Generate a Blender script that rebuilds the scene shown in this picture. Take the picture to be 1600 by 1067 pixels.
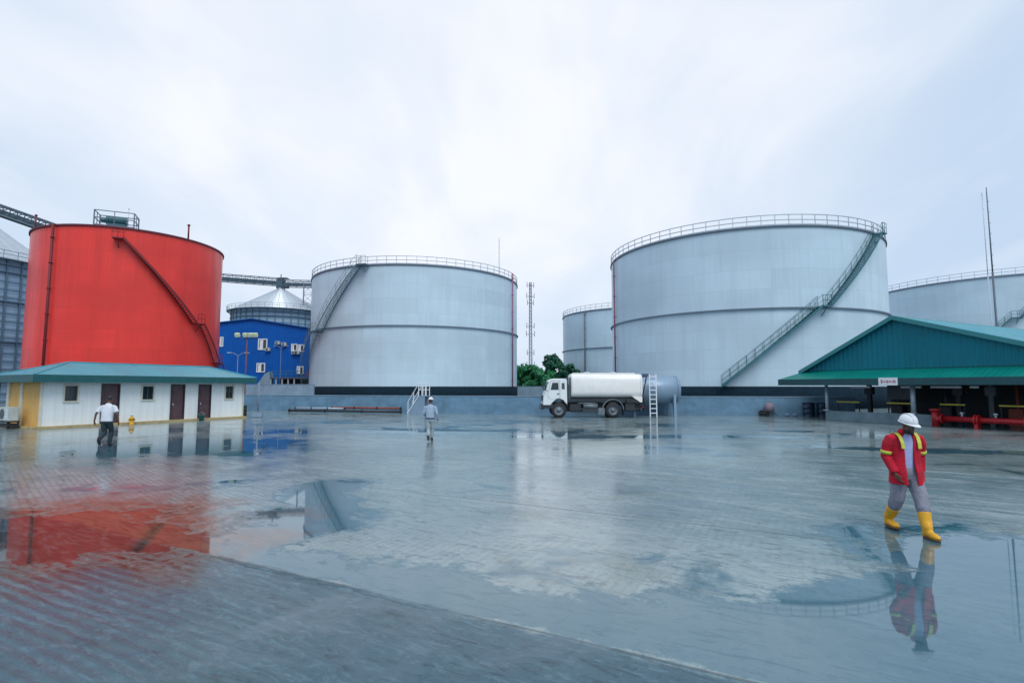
import bpy, bmesh, math, random
from mathutils import Vector, Matrix
R_=math.radians; pi=math.pi
random.seed(11)
sc=bpy.context.scene
for o in list(bpy.data.objects): bpy.data.objects.remove(o)
# ------------------------------------------------------------ camera, sky, sun, exposure
F=840.0; PITCH=math.atan(70.5/840); EYE=2.2
cd=bpy.data.cameras.new('camera'); cam=bpy.data.objects.new('camera',cd); sc.collection.objects.link(cam)
cd.sensor_width=36; cd.lens=36*F/1600; cd.clip_end=6000; cd.clip_start=0.05
cam.location=(0,0,EYE); cam.rotation_euler=(pi/2+PITCH,0,0); sc.camera=cam
sc.view_settings.view_transform='Standard'; sc.view_settings.look='None'
sc.view_settings.exposure=0.32; sc.view_settings.gamma=1.0
SUN_EL=R_(52); SUN_AZ=R_(160)     # azimuth clockwise from +Y: behind the camera, a little to the right
sl=bpy.data.lights.new('sun','SUN'); sl.energy=1.4; sl.angle=R_(30); sl.color=(1,.97,.92)
so=bpy.data.objects.new('sun',sl); sc.collection.objects.link(so)
sd=Vector((math.sin(SUN_AZ)*math.cos(SUN_EL),math.cos(SUN_AZ)*math.cos(SUN_EL),math.sin(SUN_EL)))
so.rotation_euler=sd.to_track_quat('Z','Y').to_euler()

class NT:
    def __init__(s,nt): s.nt=nt; s.n=nt.nodes; s.l=nt.links
    def node(s,t,**k):
        n=s.n.new(t)
        for a,b in k.items(): setattr(n,a,b)
        return n
    def put(s,inp,v):
        if hasattr(v,'is_output') or isinstance(v,bpy.types.NodeSocket): s.l.new(v,inp)
        elif v is not None:
            if isinstance(v,(tuple,list)) and len(v)==3 and inp.type=='RGBA': v=(*v,1)
            inp.default_value=v
    def m(s,op,a,b=0.0,c=0.0,clamp=False):
        n=s.node('ShaderNodeMath',operation=op,use_clamp=clamp)
        s.put(n.inputs[0],a); s.put(n.inputs[1],b); s.put(n.inputs[2],c); return n.outputs[0]
    def noise(s,vec,scale,detail=4,rough=.55,dist=0,color=False):
        n=s.node('ShaderNodeTexNoise'); s.put(n.inputs['Vector'],vec); s.put(n.inputs['Scale'],scale)
        s.put(n.inputs['Detail'],detail); s.put(n.inputs['Roughness'],rough); s.put(n.inputs['Distortion'],dist)
        return n.outputs[1 if color else 0]
    def mix(s,f,a,b,mode='MIX'):
        n=s.node('ShaderNodeMix',data_type='RGBA',blend_type=mode)
        s.put(n.inputs[0],f); s.put(n.inputs[6],a); s.put(n.inputs[7],b); return n.outputs[2]
    def mixf(s,f,a,b):
        n=s.node('ShaderNodeMix',data_type='FLOAT'); s.put(n.inputs[0],f); s.put(n.inputs[2],a); s.put(n.inputs[3],b); return n.outputs[0]
    def step(s,v,lo,hi,a=0.0,b=1.0,smooth=True):
        n=s.node('ShaderNodeMapRange',interpolation_type='SMOOTHSTEP' if smooth else 'LINEAR',clamp=True) if True else None
        s.put(n.inputs[0],v); s.put(n.inputs[1],lo); s.put(n.inputs[2],hi); s.put(n.inputs[3],a); s.put(n.inputs[4],b); return n.outputs[0]
    def vec(s,x,y,z=0.0):
        n=s.node('ShaderNodeCombineXYZ'); s.put(n.inputs[0],x); s.put(n.inputs[1],y); s.put(n.inputs[2],z); return n.outputs[0]
    def sep(s,v):
        n=s.node('ShaderNodeSeparateXYZ'); s.put(n.inputs[0],v); return n.outputs
    def scale(s,v,xyz):
        n=s.node('ShaderNodeVectorMath',operation='MULTIPLY'); s.put(n.inputs[0],v); n.inputs[1].default_value=xyz; return n.outputs[0]
    def bump(s,h,strength=.3,dist=.01,normal=None):
        n=s.node('ShaderNodeBump'); s.put(n.inputs['Height'],h); s.put(n.inputs['Strength'],strength); s.put(n.inputs['Distance'],dist)
        if normal is not None: s.l.new(normal,n.inputs['Normal'])
        return n.outputs[0]

# world: overcast cloud deck over a sky texture
w=bpy.data.worlds.new("World"); sc.world=w; w.use_nodes=True
g=NT(w.node_tree); g.n.clear()
out=g.node('ShaderNodeOutputWorld'); bg=g.node('ShaderNodeBackground')
sky=g.node('ShaderNodeTexSky'); sky.sky_type='NISHITA'; sky.sun_disc=False
sky.sun_elevation=SUN_EL; sky.sun_rotation=SUN_AZ
tc=g.node('ShaderNodeTexCoord'); d=tc.outputs['Generated']
x,y,z=g.sep(d)
zc=g.m('ADD',g.m('MAXIMUM',z,0.0),.35)
cv=g.vec(g.m('DIVIDE',x,zc),g.m('DIVIDE',y,zc),0.0)
n1=g.noise(cv,1.1,5,.5,.4); n2=g.noise(g.scale(cv,(1.6,.7,1)),2.3,4,.55,.6)
cl=g.m('ADD',g.m('MULTIPLY',n1,.65),g.m('MULTIPLY',n2,.35))
dot=g.m('ADD',g.m('ADD',g.m('MULTIPLY',x,-.10),g.m('MULTIPLY',y,.86)),g.m('MULTIPLY',z,.50))
glow=g.step(dot,.66,1.0)
fac=g.m('ADD',g.m('MULTIPLY',glow,.62),g.m('MULTIPLY',g.step(cl,.38,.62),.46),clamp=True)
fac=g.m('MULTIPLY',fac,g.step(z,-.02,.30,.42,1.0))
ccol=g.mix(fac,(.47,.59,.745),(.815,.835,.885))
# the sky texture is scaled to .08, then covered almost wholly by the cloud deck
sk=g.node('ShaderNodeVectorMath',operation='SCALE'); g.l.new(sky.outputs[0],sk.inputs[0]); sk.inputs[3].default_value=.08
fin=g.mix(.92,sk.outputs[0],ccol)
g.l.new(fin,bg.inputs[0]); bg.inputs[1].default_value=1.0; g.l.new(bg.outputs[0],out.inputs[0])

# ------------------------------------------------------------ materials
MATS={}
def newmat(name):
    m=bpy.data.materials.new(name); m.use_nodes=True; g=NT(m.node_tree)
    return m,g,g.n['Principled BSDF']
def mat(name,col,rough=.6,metal=0.0,var=.12,nscale=3.0,bump=0.0,stretch=(1,1,1),dirt=0.0,spec=.5,dirtcol=(.06,.055,.05)):
    if name in MATS: return MATS[name]
    m,g,b=newmat(name)
    tc=g.node('ShaderNodeTexCoord'); v=g.scale(tc.outputs['Object'],stretch)
    n=g.noise(v,nscale,5,.6)
    c=g.mix(g.step(n,.25,.75),tuple(max(0,a*(1-var)) for a in col),tuple(min(1,a*(1+var)) for a in col))
    if dirt>0:
        n3=g.noise(g.scale(tc.outputs['Object'],(3,3,.5)),nscale*1.3,6,.7,.5)
        c=g.mix(g.m('MULTIPLY',g.step(n3,.5,.75),dirt),c,dirtcol)
    g.put(b.inputs['Base Color'],c); b.inputs['Metallic'].default_value=metal
    g.put(b.inputs['Roughness'],g.step(n,.2,.8,max(.02,rough-.08),min(1,rough+.08)))
    b.inputs['Specular IOR Level'].default_value=spec
    if bump>0: g.put(b.inputs['Normal'],g.bump(g.noise(tc.outputs['Object'],nscale*8,4),bump,.02))
    MATS[name]=m; return m
def corrugated(name,col,pitch=.25,axis='u',rough=.45,var=.1,depth=.03):
    """sheet metal with ribs across the u direction of the UV map (metres)"""
    m,g,b=newmat(name); tc=g.node('ShaderNodeTexCoord'); u,v,_=g.sep(tc.outputs['UV'])
    if axis=='v': u,v=v,u
    s=g.m('SINE',g.m('MULTIPLY',u,2*pi/pitch))
    h=g.step(s,-.3,.9)
    n=g.noise(tc.outputs['Object'],.8,5,.6)
    panel=g.node('ShaderNodeTexWhiteNoise',noise_dimensions='1D'); g.put(panel.inputs[1],g.m('FLOOR',g.m('DIVIDE',u,pitch*4)))
    f=g.m('ADD',g.m('MULTIPLY',g.step(n,.3,.7),.6),g.m('MULTIPLY',panel.outputs[0],.4))
    c=g.mix(f,tuple(a*(1-var) for a in col),tuple(min(1,a*(1+var)) for a in col))
    g.put(b.inputs['Base Color'],c); g.put(b.inputs['Roughness'],g.step(n,.3,.7,rough-.07,rough+.1)); b.inputs['Specular IOR Level'].default_value=.25
    g.put(b.inputs['Normal'],g.bump(h,.8,depth)); return m
def shellmat(name,col,rough=.42,var=.05,pw=6.0,ph=2.0,streak=.1,wob=.012):
    """welded plates: UV in metres round the shell, streaks of weather down it"""
    m,g,b=newmat(name); tc=g.node('ShaderNodeTexCoord'); uv=tc.outputs['UV']
    br=g.node('ShaderNodeTexBrick'); g.put(br.inputs['Vector'],uv)
    br.inputs['Scale'].default_value=1; br.inputs['Brick Width'].default_value=pw; br.inputs['Row Height'].default_value=ph
    br.inputs['Mortar Size'].default_value=.018; br.inputs['Mortar Smooth'].default_value=.3; br.offset=.37
    g.put(br.inputs['Color1'],(0,0,0)); g.put(br.inputs['Color2'],(1,1,1)); g.put(br.inputs['Mortar'],(.5,.5,.5))
    t=br.outputs['Color']; mort=br.outputs['Fac']
    st=g.noise(g.scale(uv,(.55,.05,1)),1.6,6,.6); st2=g.noise(g.scale(uv,(1.6,.10,1)),2.4,5,.65); bl=g.noise(g.scale(uv,(.12,.2,1)),1.0,3,.5)
    c=g.mix(t,tuple(a*(1-var) for a in col),tuple(min(1,a*(1+var)) for a in col))
    c=g.mix(g.m('MULTIPLY',g.step(st,.40,.75),streak*1.6),c,tuple(a*.72 for a in col))
    c=g.mix(g.m('MULTIPLY',g.step(st2,.45,.75),streak),c,tuple(min(1,a*1.3) for a in col))
    c=g.mix(g.m('MULTIPLY',g.step(bl,.4,.7),streak*2),c,tuple(a*.78 for a in col))
    c=g.mix(g.m('MULTIPLY',mort,.38),c,tuple(a*.55 for a in col))
    g.put(b.inputs['Base Color'],c); g.put(b.inputs['Roughness'],g.step(st,.3,.7,rough-.06,rough+.12))
    wv=g.noise(g.scale(uv,(.35,.5,1)),1.0,2,.5)
    g.put(b.inputs['Normal'],g.bump(g.m('ADD',wv,g.m('MULTIPLY',mort,-.5)),.25,wob))
    b.inputs['Specular IOR Level'].default_value=.5; return m
M=dict(
 steel=shellmat('tank_silver_paint',(.53,.675,.775),.42,.05,7.5,2.0,.22),
 red=shellmat('tank_red_paint',(.80,.040,.030),.36,.07,streak=.34),
 rim=mat('rim_steel',(.10,.13,.17),.6), girder=mat('girder_steel',(.15,.20,.26),.6),
 redrim=mat('red_rim',(.12,.02,.04),.6), darkred=mat('dark_red_steel',(.17,.012,.018),.6),
 galv=mat('galvanised_steel',(.42,.50,.58),.45,.3), plinth=mat('plinth_dark',(.008,.022,.036),.9,spec=.1,bump=.2,var=.3),  # plinth has one even near-black tone
 stairteal=mat('stair_teal_paint',(.035,.15,.18),.55,var=.2), stairgrey=mat('stair_grey_green_paint',(.13,.21,.25),.55,var=.2),
 redpipe=mat('maroon_pipe_paint',(.26,.10,.17),.5), greyconc=mat('bund_wall_render',(.12,.235,.345),.75,var=.22,nscale=.8,bump=.25,stretch=(1,1,1.6),dirt=.35,dirtcol=(.07,.10,.13)),
 lightconc=mat('light_render',(.20,.29,.38),.8,var=.15,nscale=1,bump=.2,dirt=.25),
 paleconc=mat('low_wall_concrete',(.16,.24,.28),.7,var=.25,nscale=1.2,bump=.2,dirt=.35),
 white=mat('white_paint',(.72,.76,.80),.45,var=.05,dirt=.12,dirtcol=(.35,.33,.30)), truckwhite=mat('truck_tank_white',(.84,.84,.82),.35,var=.05,nscale=1.5,dirt=.22,dirtcol=(.45,.40,.33)),
 cabwhite=mat('cab_white',(.74,.80,.82),.28,var=.04,dirt=.1,dirtcol=(.3,.33,.33)),
 cream=corrugated('white_boarding',(.74,.79,.80),.42,rough=.5,var=.05,depth=.012), yellow=corrugated('yellow_boarding',(.70,.42,.13),.30,rough=.55,var=.14,depth=.02),
 creamtrim=mat('cream_trim',(.62,.60,.50),.6,var=.08,dirt=.2), yellowtrim=mat('ochre_kerb',(.42,.33,.16),.65,var=.2,dirt=.4),
 doorbrown=mat('door_maroon',(.085,.045,.055),.4,var=.2), doordark=mat('door_dark',(.03,.02,.028),.3),
 roofblue=corrugated('roof_blue_sheet',(.05,.25,.32),.22,rough=.32,var=.12,depth=.02), fascia=mat('fascia_green',(.008,.09,.10),.5,var=.15),
 teal=corrugated('gable_teal_sheet',(.0,.155,.215),.30,rough=.5,var=.12,depth=.03), roofteal=corrugated('roof_teal_sheet',(.005,.24,.31),.30,rough=.33,var=.12,depth=.02),
 skirt=corrugated('skirt_green_sheet',(.0,.17,.145),.30,rough=.4,var=.12,depth=.02),
 black=mat('black_rubber',(.018,.020,.024),.7,var=.2), darksteel=mat('dark_chassis',(.020,.028,.036),.55,var=.3,dirt=.3,dirtcol=(.06,.055,.045)),
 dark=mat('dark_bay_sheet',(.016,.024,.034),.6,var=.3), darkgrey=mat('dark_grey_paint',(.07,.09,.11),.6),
 rimsteel=mat('wheel_rim_grey',(.16,.20,.23),.5,.2,dirt=.3), chrome=mat('lamp_glass',(.55,.6,.62),.1,.3),
 yel=mat('safety_yellow',(.60,.55,.05),.5), yelobj=mat('yellow_paint',(.62,.33,.015),.45),
 pipered=mat('fire_main_red',(.38,.012,.020),.38,var=.15,dirt=.15), blue=corrugated('blue_cladding',(.0,.095,.42),.5,rough=.5,var=.12,depth=.03),
 tankblue=mat('vessel_blue_grey',(.22,.32,.43),.4,.2,var=.08,nscale=1.2), drumblue=mat('drum_navy',(.008,.03,.07),.4,.0,var=.2), drumred=mat('drum_red',(.45,.03,.03),.5),
 drumpink=mat('drum_faded_pink',(.20,.16,.20),.6,var=.25), siloroof=mat('silo_roof_sheet',(.52,.58,.64),.35,.3,var=.08,stretch=(1,1,.3)),
 silo=corrugated('silo_corrugated',(.20,.31,.42),1.1,'v',.35,.10,.10), silostiff=mat('silo_stiffener',(.10,.17,.24),.5,.3), conveyor=mat('conveyor_steel',(.07,.115,.15),.55,.2,var=.2),
 mast=mat('mast_steel',(.20,.25,.33),.6), bark=mat('bark',(.07,.05,.04),.9,bump=.5),
 greenmotor=mat('motor_green',(.04,.14,.17),.5), acgrey=mat('ac_casing',(.45,.52,.52),.5,dirt=.2), rust=mat('rusty_pipe',(.22,.055,.035),.7,var=.3,nscale=5),
)
def glassmat():
    m,g,b=newmat('window_glass'); g.put(b.inputs['Base Color'],(.02,.035,.045)); b.inputs['Roughness'].default_value=.06
    b.inputs['Specular IOR Level'].default_value=.6; return m
M['glass']=glassmat()
def leafmat(name,a,b_):
    m,g,b=newmat(name); gi=g.node('ShaderNodeNewGeometry'); tc=g.node('ShaderNodeTexCoord')
    c=g.mix(gi.outputs['Random Per Island'],a,b_); n=g.noise(tc.outputs['Object'],.5,3)
    c=g.mix(g.step(n,.35,.65),c,tuple(q*1.5 for q in b_)); g.put(b.inputs['Base Color'],c); b.inputs['Roughness'].default_value=.6; return m
M['leafa']=leafmat('leaf_green',(.008,.085,.045),(.022,.19,.075)); M['leafb']=leafmat('leaf_dark_green',(.004,.045,.035),(.010,.10,.055))

# ------------------------------------------------------------ mesh helpers
def link(o,parent=None):
    sc.collection.objects.link(o)
    if parent: o.parent=parent
    return o
def tag(o,label=None,cat=None,group=None,kind=None):
    if label: o['label']=label
    if cat: o['category']=cat
    if group: o['group']=group
    if kind: o['kind']=kind
    return o
def empty(name,loc=(0,0,0),rz=0,label=None,cat=None,group=None):
    o=bpy.data.objects.new(name,None); link(o); o.location=loc; o.rotation_euler=(0,0,rz); o.empty_display_size=.2
    return tag(o,label,cat,group)
def copy_tree(o,parent=None):
    c=o.copy(); sc.collection.objects.link(c)
    if parent: c.parent=parent
    for ch in list(o.children): copy_tree(ch,c)
    return c
class MB:
    def __init__(s): s.v=[]; s.f=[]; s.sm=[]; s.uv=[]; s.mi=[]; s.cur=0
    def face(s,ids,smooth=False,uv=None): s.f.append(tuple(ids)); s.sm.append(smooth); s.uv.append(uv); s.mi.append(s.cur)
    def vs(s,pts): i=len(s.v); s.v+= [tuple(p) for p in pts]; return i
    def box(s,c,d,rz=0,bev=0,rx=0,ry=0):
        bm=bmesh.new(); bmesh.ops.create_cube(bm,size=1); bmesh.ops.scale(bm,vec=d,verts=bm.verts)
        if bev>0: bmesh.ops.bevel(bm,geom=bm.edges[:],offset=bev,segments=2,affect='EDGES')
        T=Matrix.Translation(c)@Matrix.Rotation(rz,4,'Z')@Matrix.Rotation(ry,4,'Y')@Matrix.Rotation(rx,4,'X'); bmesh.ops.transform(bm,matrix=T,verts=bm.verts)
        bm.verts.ensure_lookup_table(); i=s.vs([v.co[:] for v in bm.verts])
        for f in bm.faces: s.face([i+v.index for v in f.verts])
        bm.free(); return s
    def quad(s,a,b,c,d,flat=True):
        i=s.vs([a,b,c,d]); s.face([i,i+1,i+2,i+3]); return s
    def prism(s,poly,a,b,axis='y'):
        """closed polygon extruded from a to b along an axis"""
        def P(p,t):
            if axis=='y': return (p[0],t,p[1])
            if axis=='x': return (t,p[0],p[1])
            return (p[0],p[1],t)
        n=len(poly); i=s.vs([P(p,a) for p in poly]+[P(p,b) for p in poly])
        s.face([i+k for k in range(n)][::-1]); s.face([i+n+k for k in range(n)])
        for k in range(n): s.face([i+k,i+(k+1)%n,i+n+(k+1)%n,i+n+k])
        return s
    def cyl(s,p0,p1,r,n=10,r1=None,caps=True):
        p0=Vector(p0); p1=Vector(p1); ax=(p1-p0).normalized(); r1=r if r1 is None else r1
        a=ax.orthogonal().normalized(); b=ax.cross(a)
        i=s.vs([p0+(a*math.cos(2*pi*k/n)+b*math.sin(2*pi*k/n))*r for k in range(n)]+[p1+(a*math.cos(2*pi*k/n)+b*math.sin(2*pi*k/n))*r1 for k in range(n)])
        for k in range(n): s.face([i+k,i+(k+1)%n,i+n+(k+1)%n,i+n+k],n>6)
        if caps: s.face([i+k for k in range(n)][::-1]); s.face([i+n+k for k in range(n)])
        return s
    def path(s,pts,r,n=6):
        for a,b in zip(pts,pts[1:]): s.cyl(a,b,r,n)
        return s
    def rings(s,rings,caps=True,smooth=True,closed=True):
        n=len(rings[0]); i0=[s.vs(r) for r in rings]
        for a,b in zip(i0,i0[1:]):
            for k in range(n if closed else n-1): s.face([a+k,a+(k+1)%n,b+(k+1)%n,b+k],smooth)
        if caps: s.face([i0[0]+k for k in range(n)][::-1]); s.face([i0[-1]+k for k in range(n)])
        return s
    def lathe(s,prof,n=24,c=(0,0,0),caps=True):
        return s.rings([[(c[0]+r*math.cos(2*pi*k/n),c[1]+r*math.sin(2*pi*k/n),c[2]+z) for k in range(n)] for r,z in prof],caps)
    def arcbox(s,r0,r1,z0f,z1f,a0,a1,n,ends=True):
        """curved bar round the origin; z0f/z1f functions of t"""
        rg=[]
        for k in range(n+1):
            t=k/n; a=a0+(a1-a0)*t; c_,s_=math.cos(a),math.sin(a); z0,z1=z0f(t),z1f(t)
            rg.append([(r0*c_,r0*s_,z0),(r1*c_,r1*s_,z0),(r1*c_,r1*s_,z1),(r0*c_,r0*s_,z1)])
        return s.rings(rg,ends,False)
    def build(s,name,mats,parent=None,uvbox=False,label=None):
        me=bpy.data.meshes.new(name); me.from_pydata(s.v,[],s.f); me.update()
        me.polygons.foreach_set('use_smooth',s.sm)
        for m in (mats if isinstance(mats,(list,tuple)) else [mats]): me.materials.append(m)
        me.polygons.foreach_set('material_index',s.mi)
        uvl=me.uv_layers.new(name='UVMap')
        for p in me.polygons:
            u=s.uv[p.index]
            if u is None:
                n=p.normal
                if abs(n.z)>.8: f=lambda c:(c[0],c[1])
                elif abs(n.z)>.05 and abs(n.x)>abs(n.y): f=lambda c:(c[1],c[2])
                elif abs(n.z)>.05: f=lambda c:(c[0],c[2])
                elif abs(n.x)>abs(n.y): f=lambda c:(c[1],c[2])
                else: f=lambda c:(c[0],c[2])
                if uvbox: f=uvbox
                for li in p.loop_indices: uvl.data[li].uv=f(me.vertices[me.loops[li].vertex_index].co)
            else:
                for li,q in zip(p.loop_indices,u): uvl.data[li].uv=q
        bm=bmesh.new(); bm.from_mesh(me); bmesh.ops.recalc_face_normals(bm,faces=bm.faces[:]); bm.to_mesh(me); bm.free()
        o=bpy.data.objects.new(name,me); link(o,parent)
        if label: o['label']=label
        return o

# ------------------------------------------------------------ ground: one wet concrete sheet
def ground():
    mb=MB(); G=[-3000,-400,-100,-40]+[-20+2.5*k for k in range(17)]+[40,100,400,3000]; n=len(G)
    mb.vs([(a,b,0) for b in G for a in G])
    for j in range(n-1):
        for k in range(n-1): mb.face([j*n+k,j*n+k+1,(j+1)*n+k+1,(j+1)*n+k])
    m,g,b=newmat('wet_concrete')
    tc=g.node('ShaderNodeTexCoord'); x,y,_=g.sep(tc.outputs['Object'])
    # noise is sampled on a tilted plane so that its lattice never lines up with the ground
    mp=g.node('ShaderNodeMapping'); g.put(mp.inputs['Vector'],tc.outputs['Object']); mp.inputs['Rotation'].default_value=(.63,.87,.41); mp.inputs['Location'].default_value=(3.7,1.3,8.1); P=mp.outputs[0]
    wob=g.noise(P,.45,0,.5,color=True); wx,wy,_=g.sep(wob)
    s=g.m('ADD',g.m('MULTIPLY',x,.885),g.m('MULTIPLY',y,-.465)); t=g.m('ADD',g.m('MULTIPLY',x,.465),g.m('MULTIPLY',y,.885))
    t=g.m('ADD',t,g.m('MULTIPLY',g.m('SUBTRACT',wx,.5),.12)); s=g.m('ADD',s,g.m('MULTIPLY',g.m('SUBTRACT',wy,.5),.12))
    L=4.6; tt=g.m('DIVIDE',g.m('SUBTRACT',t,4.6),L); ss=g.m('DIVIDE',g.m('ADD',s,7.6),L*1.3)
    ft=g.m('FLOOR',tt); fs=g.m('FLOOR',ss)
    dt=g.m('MULTIPLY',g.m('SUBTRACT',.5,g.m('ABSOLUTE',g.m('SUBTRACT',g.m('FRACT',tt),.5))),L)
    ds=g.m('MULTIPLY',g.m('SUBTRACT',.5,g.m('ABSOLUTE',g.m('SUBTRACT',g.m('FRACT',ss),.5))),L*1.3)
    joint=g.m('SUBTRACT',1.0,g.step(dt,.006,.028))
    wn=g.node('ShaderNodeTexWhiteNoise',noise_dimensions='2D'); g.put(wn.inputs[0],g.vec(ft,fs)); slab=wn.outputs[0]
    # direction of the raked grooves: along s near the camera, along t beyond, diagonal far left
    dia=g.m('MULTIPLY',g.m('ADD',x,y),.7071)
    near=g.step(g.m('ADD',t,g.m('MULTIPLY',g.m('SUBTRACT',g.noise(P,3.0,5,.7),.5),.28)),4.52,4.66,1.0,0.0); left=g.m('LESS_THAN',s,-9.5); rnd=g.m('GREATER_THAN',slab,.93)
    gc=g.mixf(rnd,s,t); gc=g.mixf(left,gc,dia); gc=g.mixf(near,gc,t)
    gn=g.noise(P,.5,0,.4)
    gr=g.m('SINE',g.m('ADD',g.m('MULTIPLY',gc,g.mixf(near,2*pi/.125,2*pi/.135)),g.m('MULTIPLY',gn,3.0)))
    wear=g.m('MAXIMUM',g.m('MULTIPLY',g.step(g.noise(P,.45,4,.6),.42,.58),g.step(s,-6.5,-3.0,.25,1.0)),g.step(t,15.0,24.0))           # raked finish worn away in patches
    big=g.noise(P,.16,5,.55,.3); mid=g.noise(P,.75,6,.62,.6); fine=g.noise(P,7,6,.7); grit=g.noise(P,60,3,.7)
    anis=g.noise(g.vec(g.m('ADD',g.m('MULTIPLY',s,.35),g.m('MULTIPLY',t,.5)),g.m('MULTIPLY',t,1.3),g.m('ADD',g.m('MULTIPLY',t,.9),g.m('MULTIPLY',s,.25))),1.6,6,.65,.9)
    # ---- puddles
    def ell(cx,cy,rx,ry,ang=0):
        c_,s_=math.cos(ang),math.sin(ang); dx=g.m('SUBTRACT',x,cx); dy=g.m('SUBTRACT',y,cy)
        u=g.m('DIVIDE',g.m('ADD',g.m('MULTIPLY',dx,c_),g.m('MULTIPLY',dy,s_)),rx); v=g.m('DIVIDE',g.m('SUBTRACT',g.m('MULTIPLY',dy,c_),g.m('MULTIPLY',dx,s_)),ry)
        return g.m('SUBTRACT',1.0,g.m('SQRT',g.m('ADD',g.m('MULTIPLY',u,u),g.m('MULTIPLY',v,v))))
    td=g.m('SUBTRACT',t,4.6)
    w_=g.m('ADD',g.m('ADD',.75,g.m('MULTIPLY',g.m('ADD',s,8.0),.12)),g.m('MULTIPLY',g.m('MAXIMUM',g.m('SUBTRACT',s,-.8),0.0),1.1))
    strip=g.m('MINIMUM',g.m('MULTIPLY',td,6.0),g.m('SUBTRACT',w_,td))
    strip=g.m('MINIMUM',strip,g.m('MULTIPLY',g.m('ADD',s,8.6),.8))
    F_=strip
    for e in ((-7.1,8.4,2.9,1.7,-.3),(-3.6,9.2,1.5,1.9,.2),(-12,20,6.5,3.6,.2),(-4.0,11.5,1.0,2.2,0),(6.1,7.0,1.8,2.2,0),(-6,27,9,2.2,0),(6,24,10,1.1,0),(-19,26,4,2.5,1.0),(14,19,5,.7,-.3)):
        F_=g.m('MAXIMUM',F_,g.m('MULTIPLY',ell(*e),1.3))
    F_=g.m('ADD',g.m('MINIMUM',F_,.8),g.m('MULTIPLY',g.m('SUBTRACT',mid,.5),3.0))
    F_=g.m('ADD',F_,g.m('MULTIPLY',g.m('SUBTRACT',fine,.5),1.1))
    F_=g.m('ADD',F_,g.m('MULTIPLY',g.m('SUBTRACT',anis,.5),1.4))
    F_=g.m('MAXIMUM',F_,g.m('MULTIPLY',g.m('SUBTRACT',g.m('ADD',big,g.m('MULTIPLY',mid,.5)),.86),5.0))
    F_=g.m('MINIMUM',F_,g.m('ADD',g.m('MULTIPLY',g.m('SUBTRACT',t,4.6),30.0),g.m('MULTIPLY',g.m('GREATER_THAN',0.0,s),0.0)) ) if False else F_
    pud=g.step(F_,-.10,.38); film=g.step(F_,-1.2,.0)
    # ---- colour of the concrete (stained, dark when wet) and a painted reflection tint
    c=g.mix(g.step(big,.35,.65),(.14,.20,.225),(.25,.31,.32))
    c=g.mix(g.m('MULTIPLY',g.step(anis,.44,.68),.50),c,(.33,.38,.39))
    c=g.mix(g.m('MULTIPLY',g.step(mid,.52,.70),.45),c,(.085,.12,.12))
    c=g.mix(g.m('MULTIPLY',g.step(fine,.48,.72),.55),c,(.055,.085,.115))
    flk=g.noise(g.vec(g.m('ADD',g.m('MULTIPLY',s,1.0),g.m('MULTIPLY',t,.5)),g.m('MULTIPLY',t,2.2),g.m('ADD',g.m('MULTIPLY',t,.9),g.m('MULTIPLY',s,.25))),3.4,5,.7,.5)
    c=g.mix(g.m('MULTIPLY',g.step(flk,.56,.68),.45),c,(.36,.42,.44))
    c=g.mix(g.m('MULTIPLY',slab,.22),c,(.07,.10,.13))
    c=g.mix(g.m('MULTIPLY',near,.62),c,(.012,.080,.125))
    sc1=g.noise(g.vec(g.m('ADD',g.m('MULTIPLY',s,.8),g.m('MULTIPLY',t,.5)),g.m('MULTIPLY',t,3.2),g.m('ADD',g.m('MULTIPLY',t,.9),g.m('MULTIPLY',s,.25))),2.2,7,.72,1.2)
    c=g.mix(g.m('MULTIPLY',g.step(sc1,.53,.66),.42),c,(.20,.30,.33))
    c=g.mix(g.m('MULTIPLY',g.step(sc1,.47,.36),.6),c,(.012,.035,.055))
    sp=g.noise(P,22,4,.75); c=g.mix(g.m('MULTIPLY',g.step(sp,.60,.68),.5),c,(.28,.36,.38)); c=g.mix(g.m('MULTIPLY',g.step(sp,.40,.33),.5),c,(.01,.025,.04))
    c=g.mix(g.m('MULTIPLY',g.step(g.noise(P,.55,5,.6,.8),.54,.66),.30),c,(.11,.125,.085))
    c=g.mix(g.m('MULTIPLY',joint,.7),c,(.03,.035,.04))
    grv=g.m('MULTIPLY',g.m('MULTIPLY',g.step(gr,.0,.9),g.m('SUBTRACT',1.0,wear)),g.m('MULTIPLY',g.mixf(pud,.42,.05),g.mixf(near,g.step(s,-9.0,-7.0,.75,.35),1.0)))
    c=g.mix(grv,c,(.05,.075,.10))
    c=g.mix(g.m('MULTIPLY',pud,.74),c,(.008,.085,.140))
    refl_tint=g.step(g.m('ADD',ell(-7.0,8.6,4.2,3.0,-.3),g.m('MULTIPLY',g.m('SUBTRACT',mid,.5),1.6)),-.05,.45)  # red tank's brown reflection tone painted into the ground colour
    c=g.mix(g.m('MULTIPLY',refl_tint,.85),c,g.mix(g.step(sc1,.4,.6),(.10,.038,.016),(.19,.085,.045)))
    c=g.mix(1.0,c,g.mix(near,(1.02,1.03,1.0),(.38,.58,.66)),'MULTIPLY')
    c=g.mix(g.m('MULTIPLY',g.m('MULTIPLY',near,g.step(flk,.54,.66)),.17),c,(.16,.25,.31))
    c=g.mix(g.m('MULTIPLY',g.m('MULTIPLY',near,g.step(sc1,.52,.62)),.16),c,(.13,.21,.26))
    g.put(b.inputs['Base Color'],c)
    r=g.m('ADD',g.step(anis,.3,.7,.15,.30),g.m('MULTIPLY',g.m('SUBTRACT',fine,.5),.25))
    r=g.mixf(film,r,g.m('MULTIPLY',r,.55)); r=g.mixf(pud,r,.03)
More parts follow.
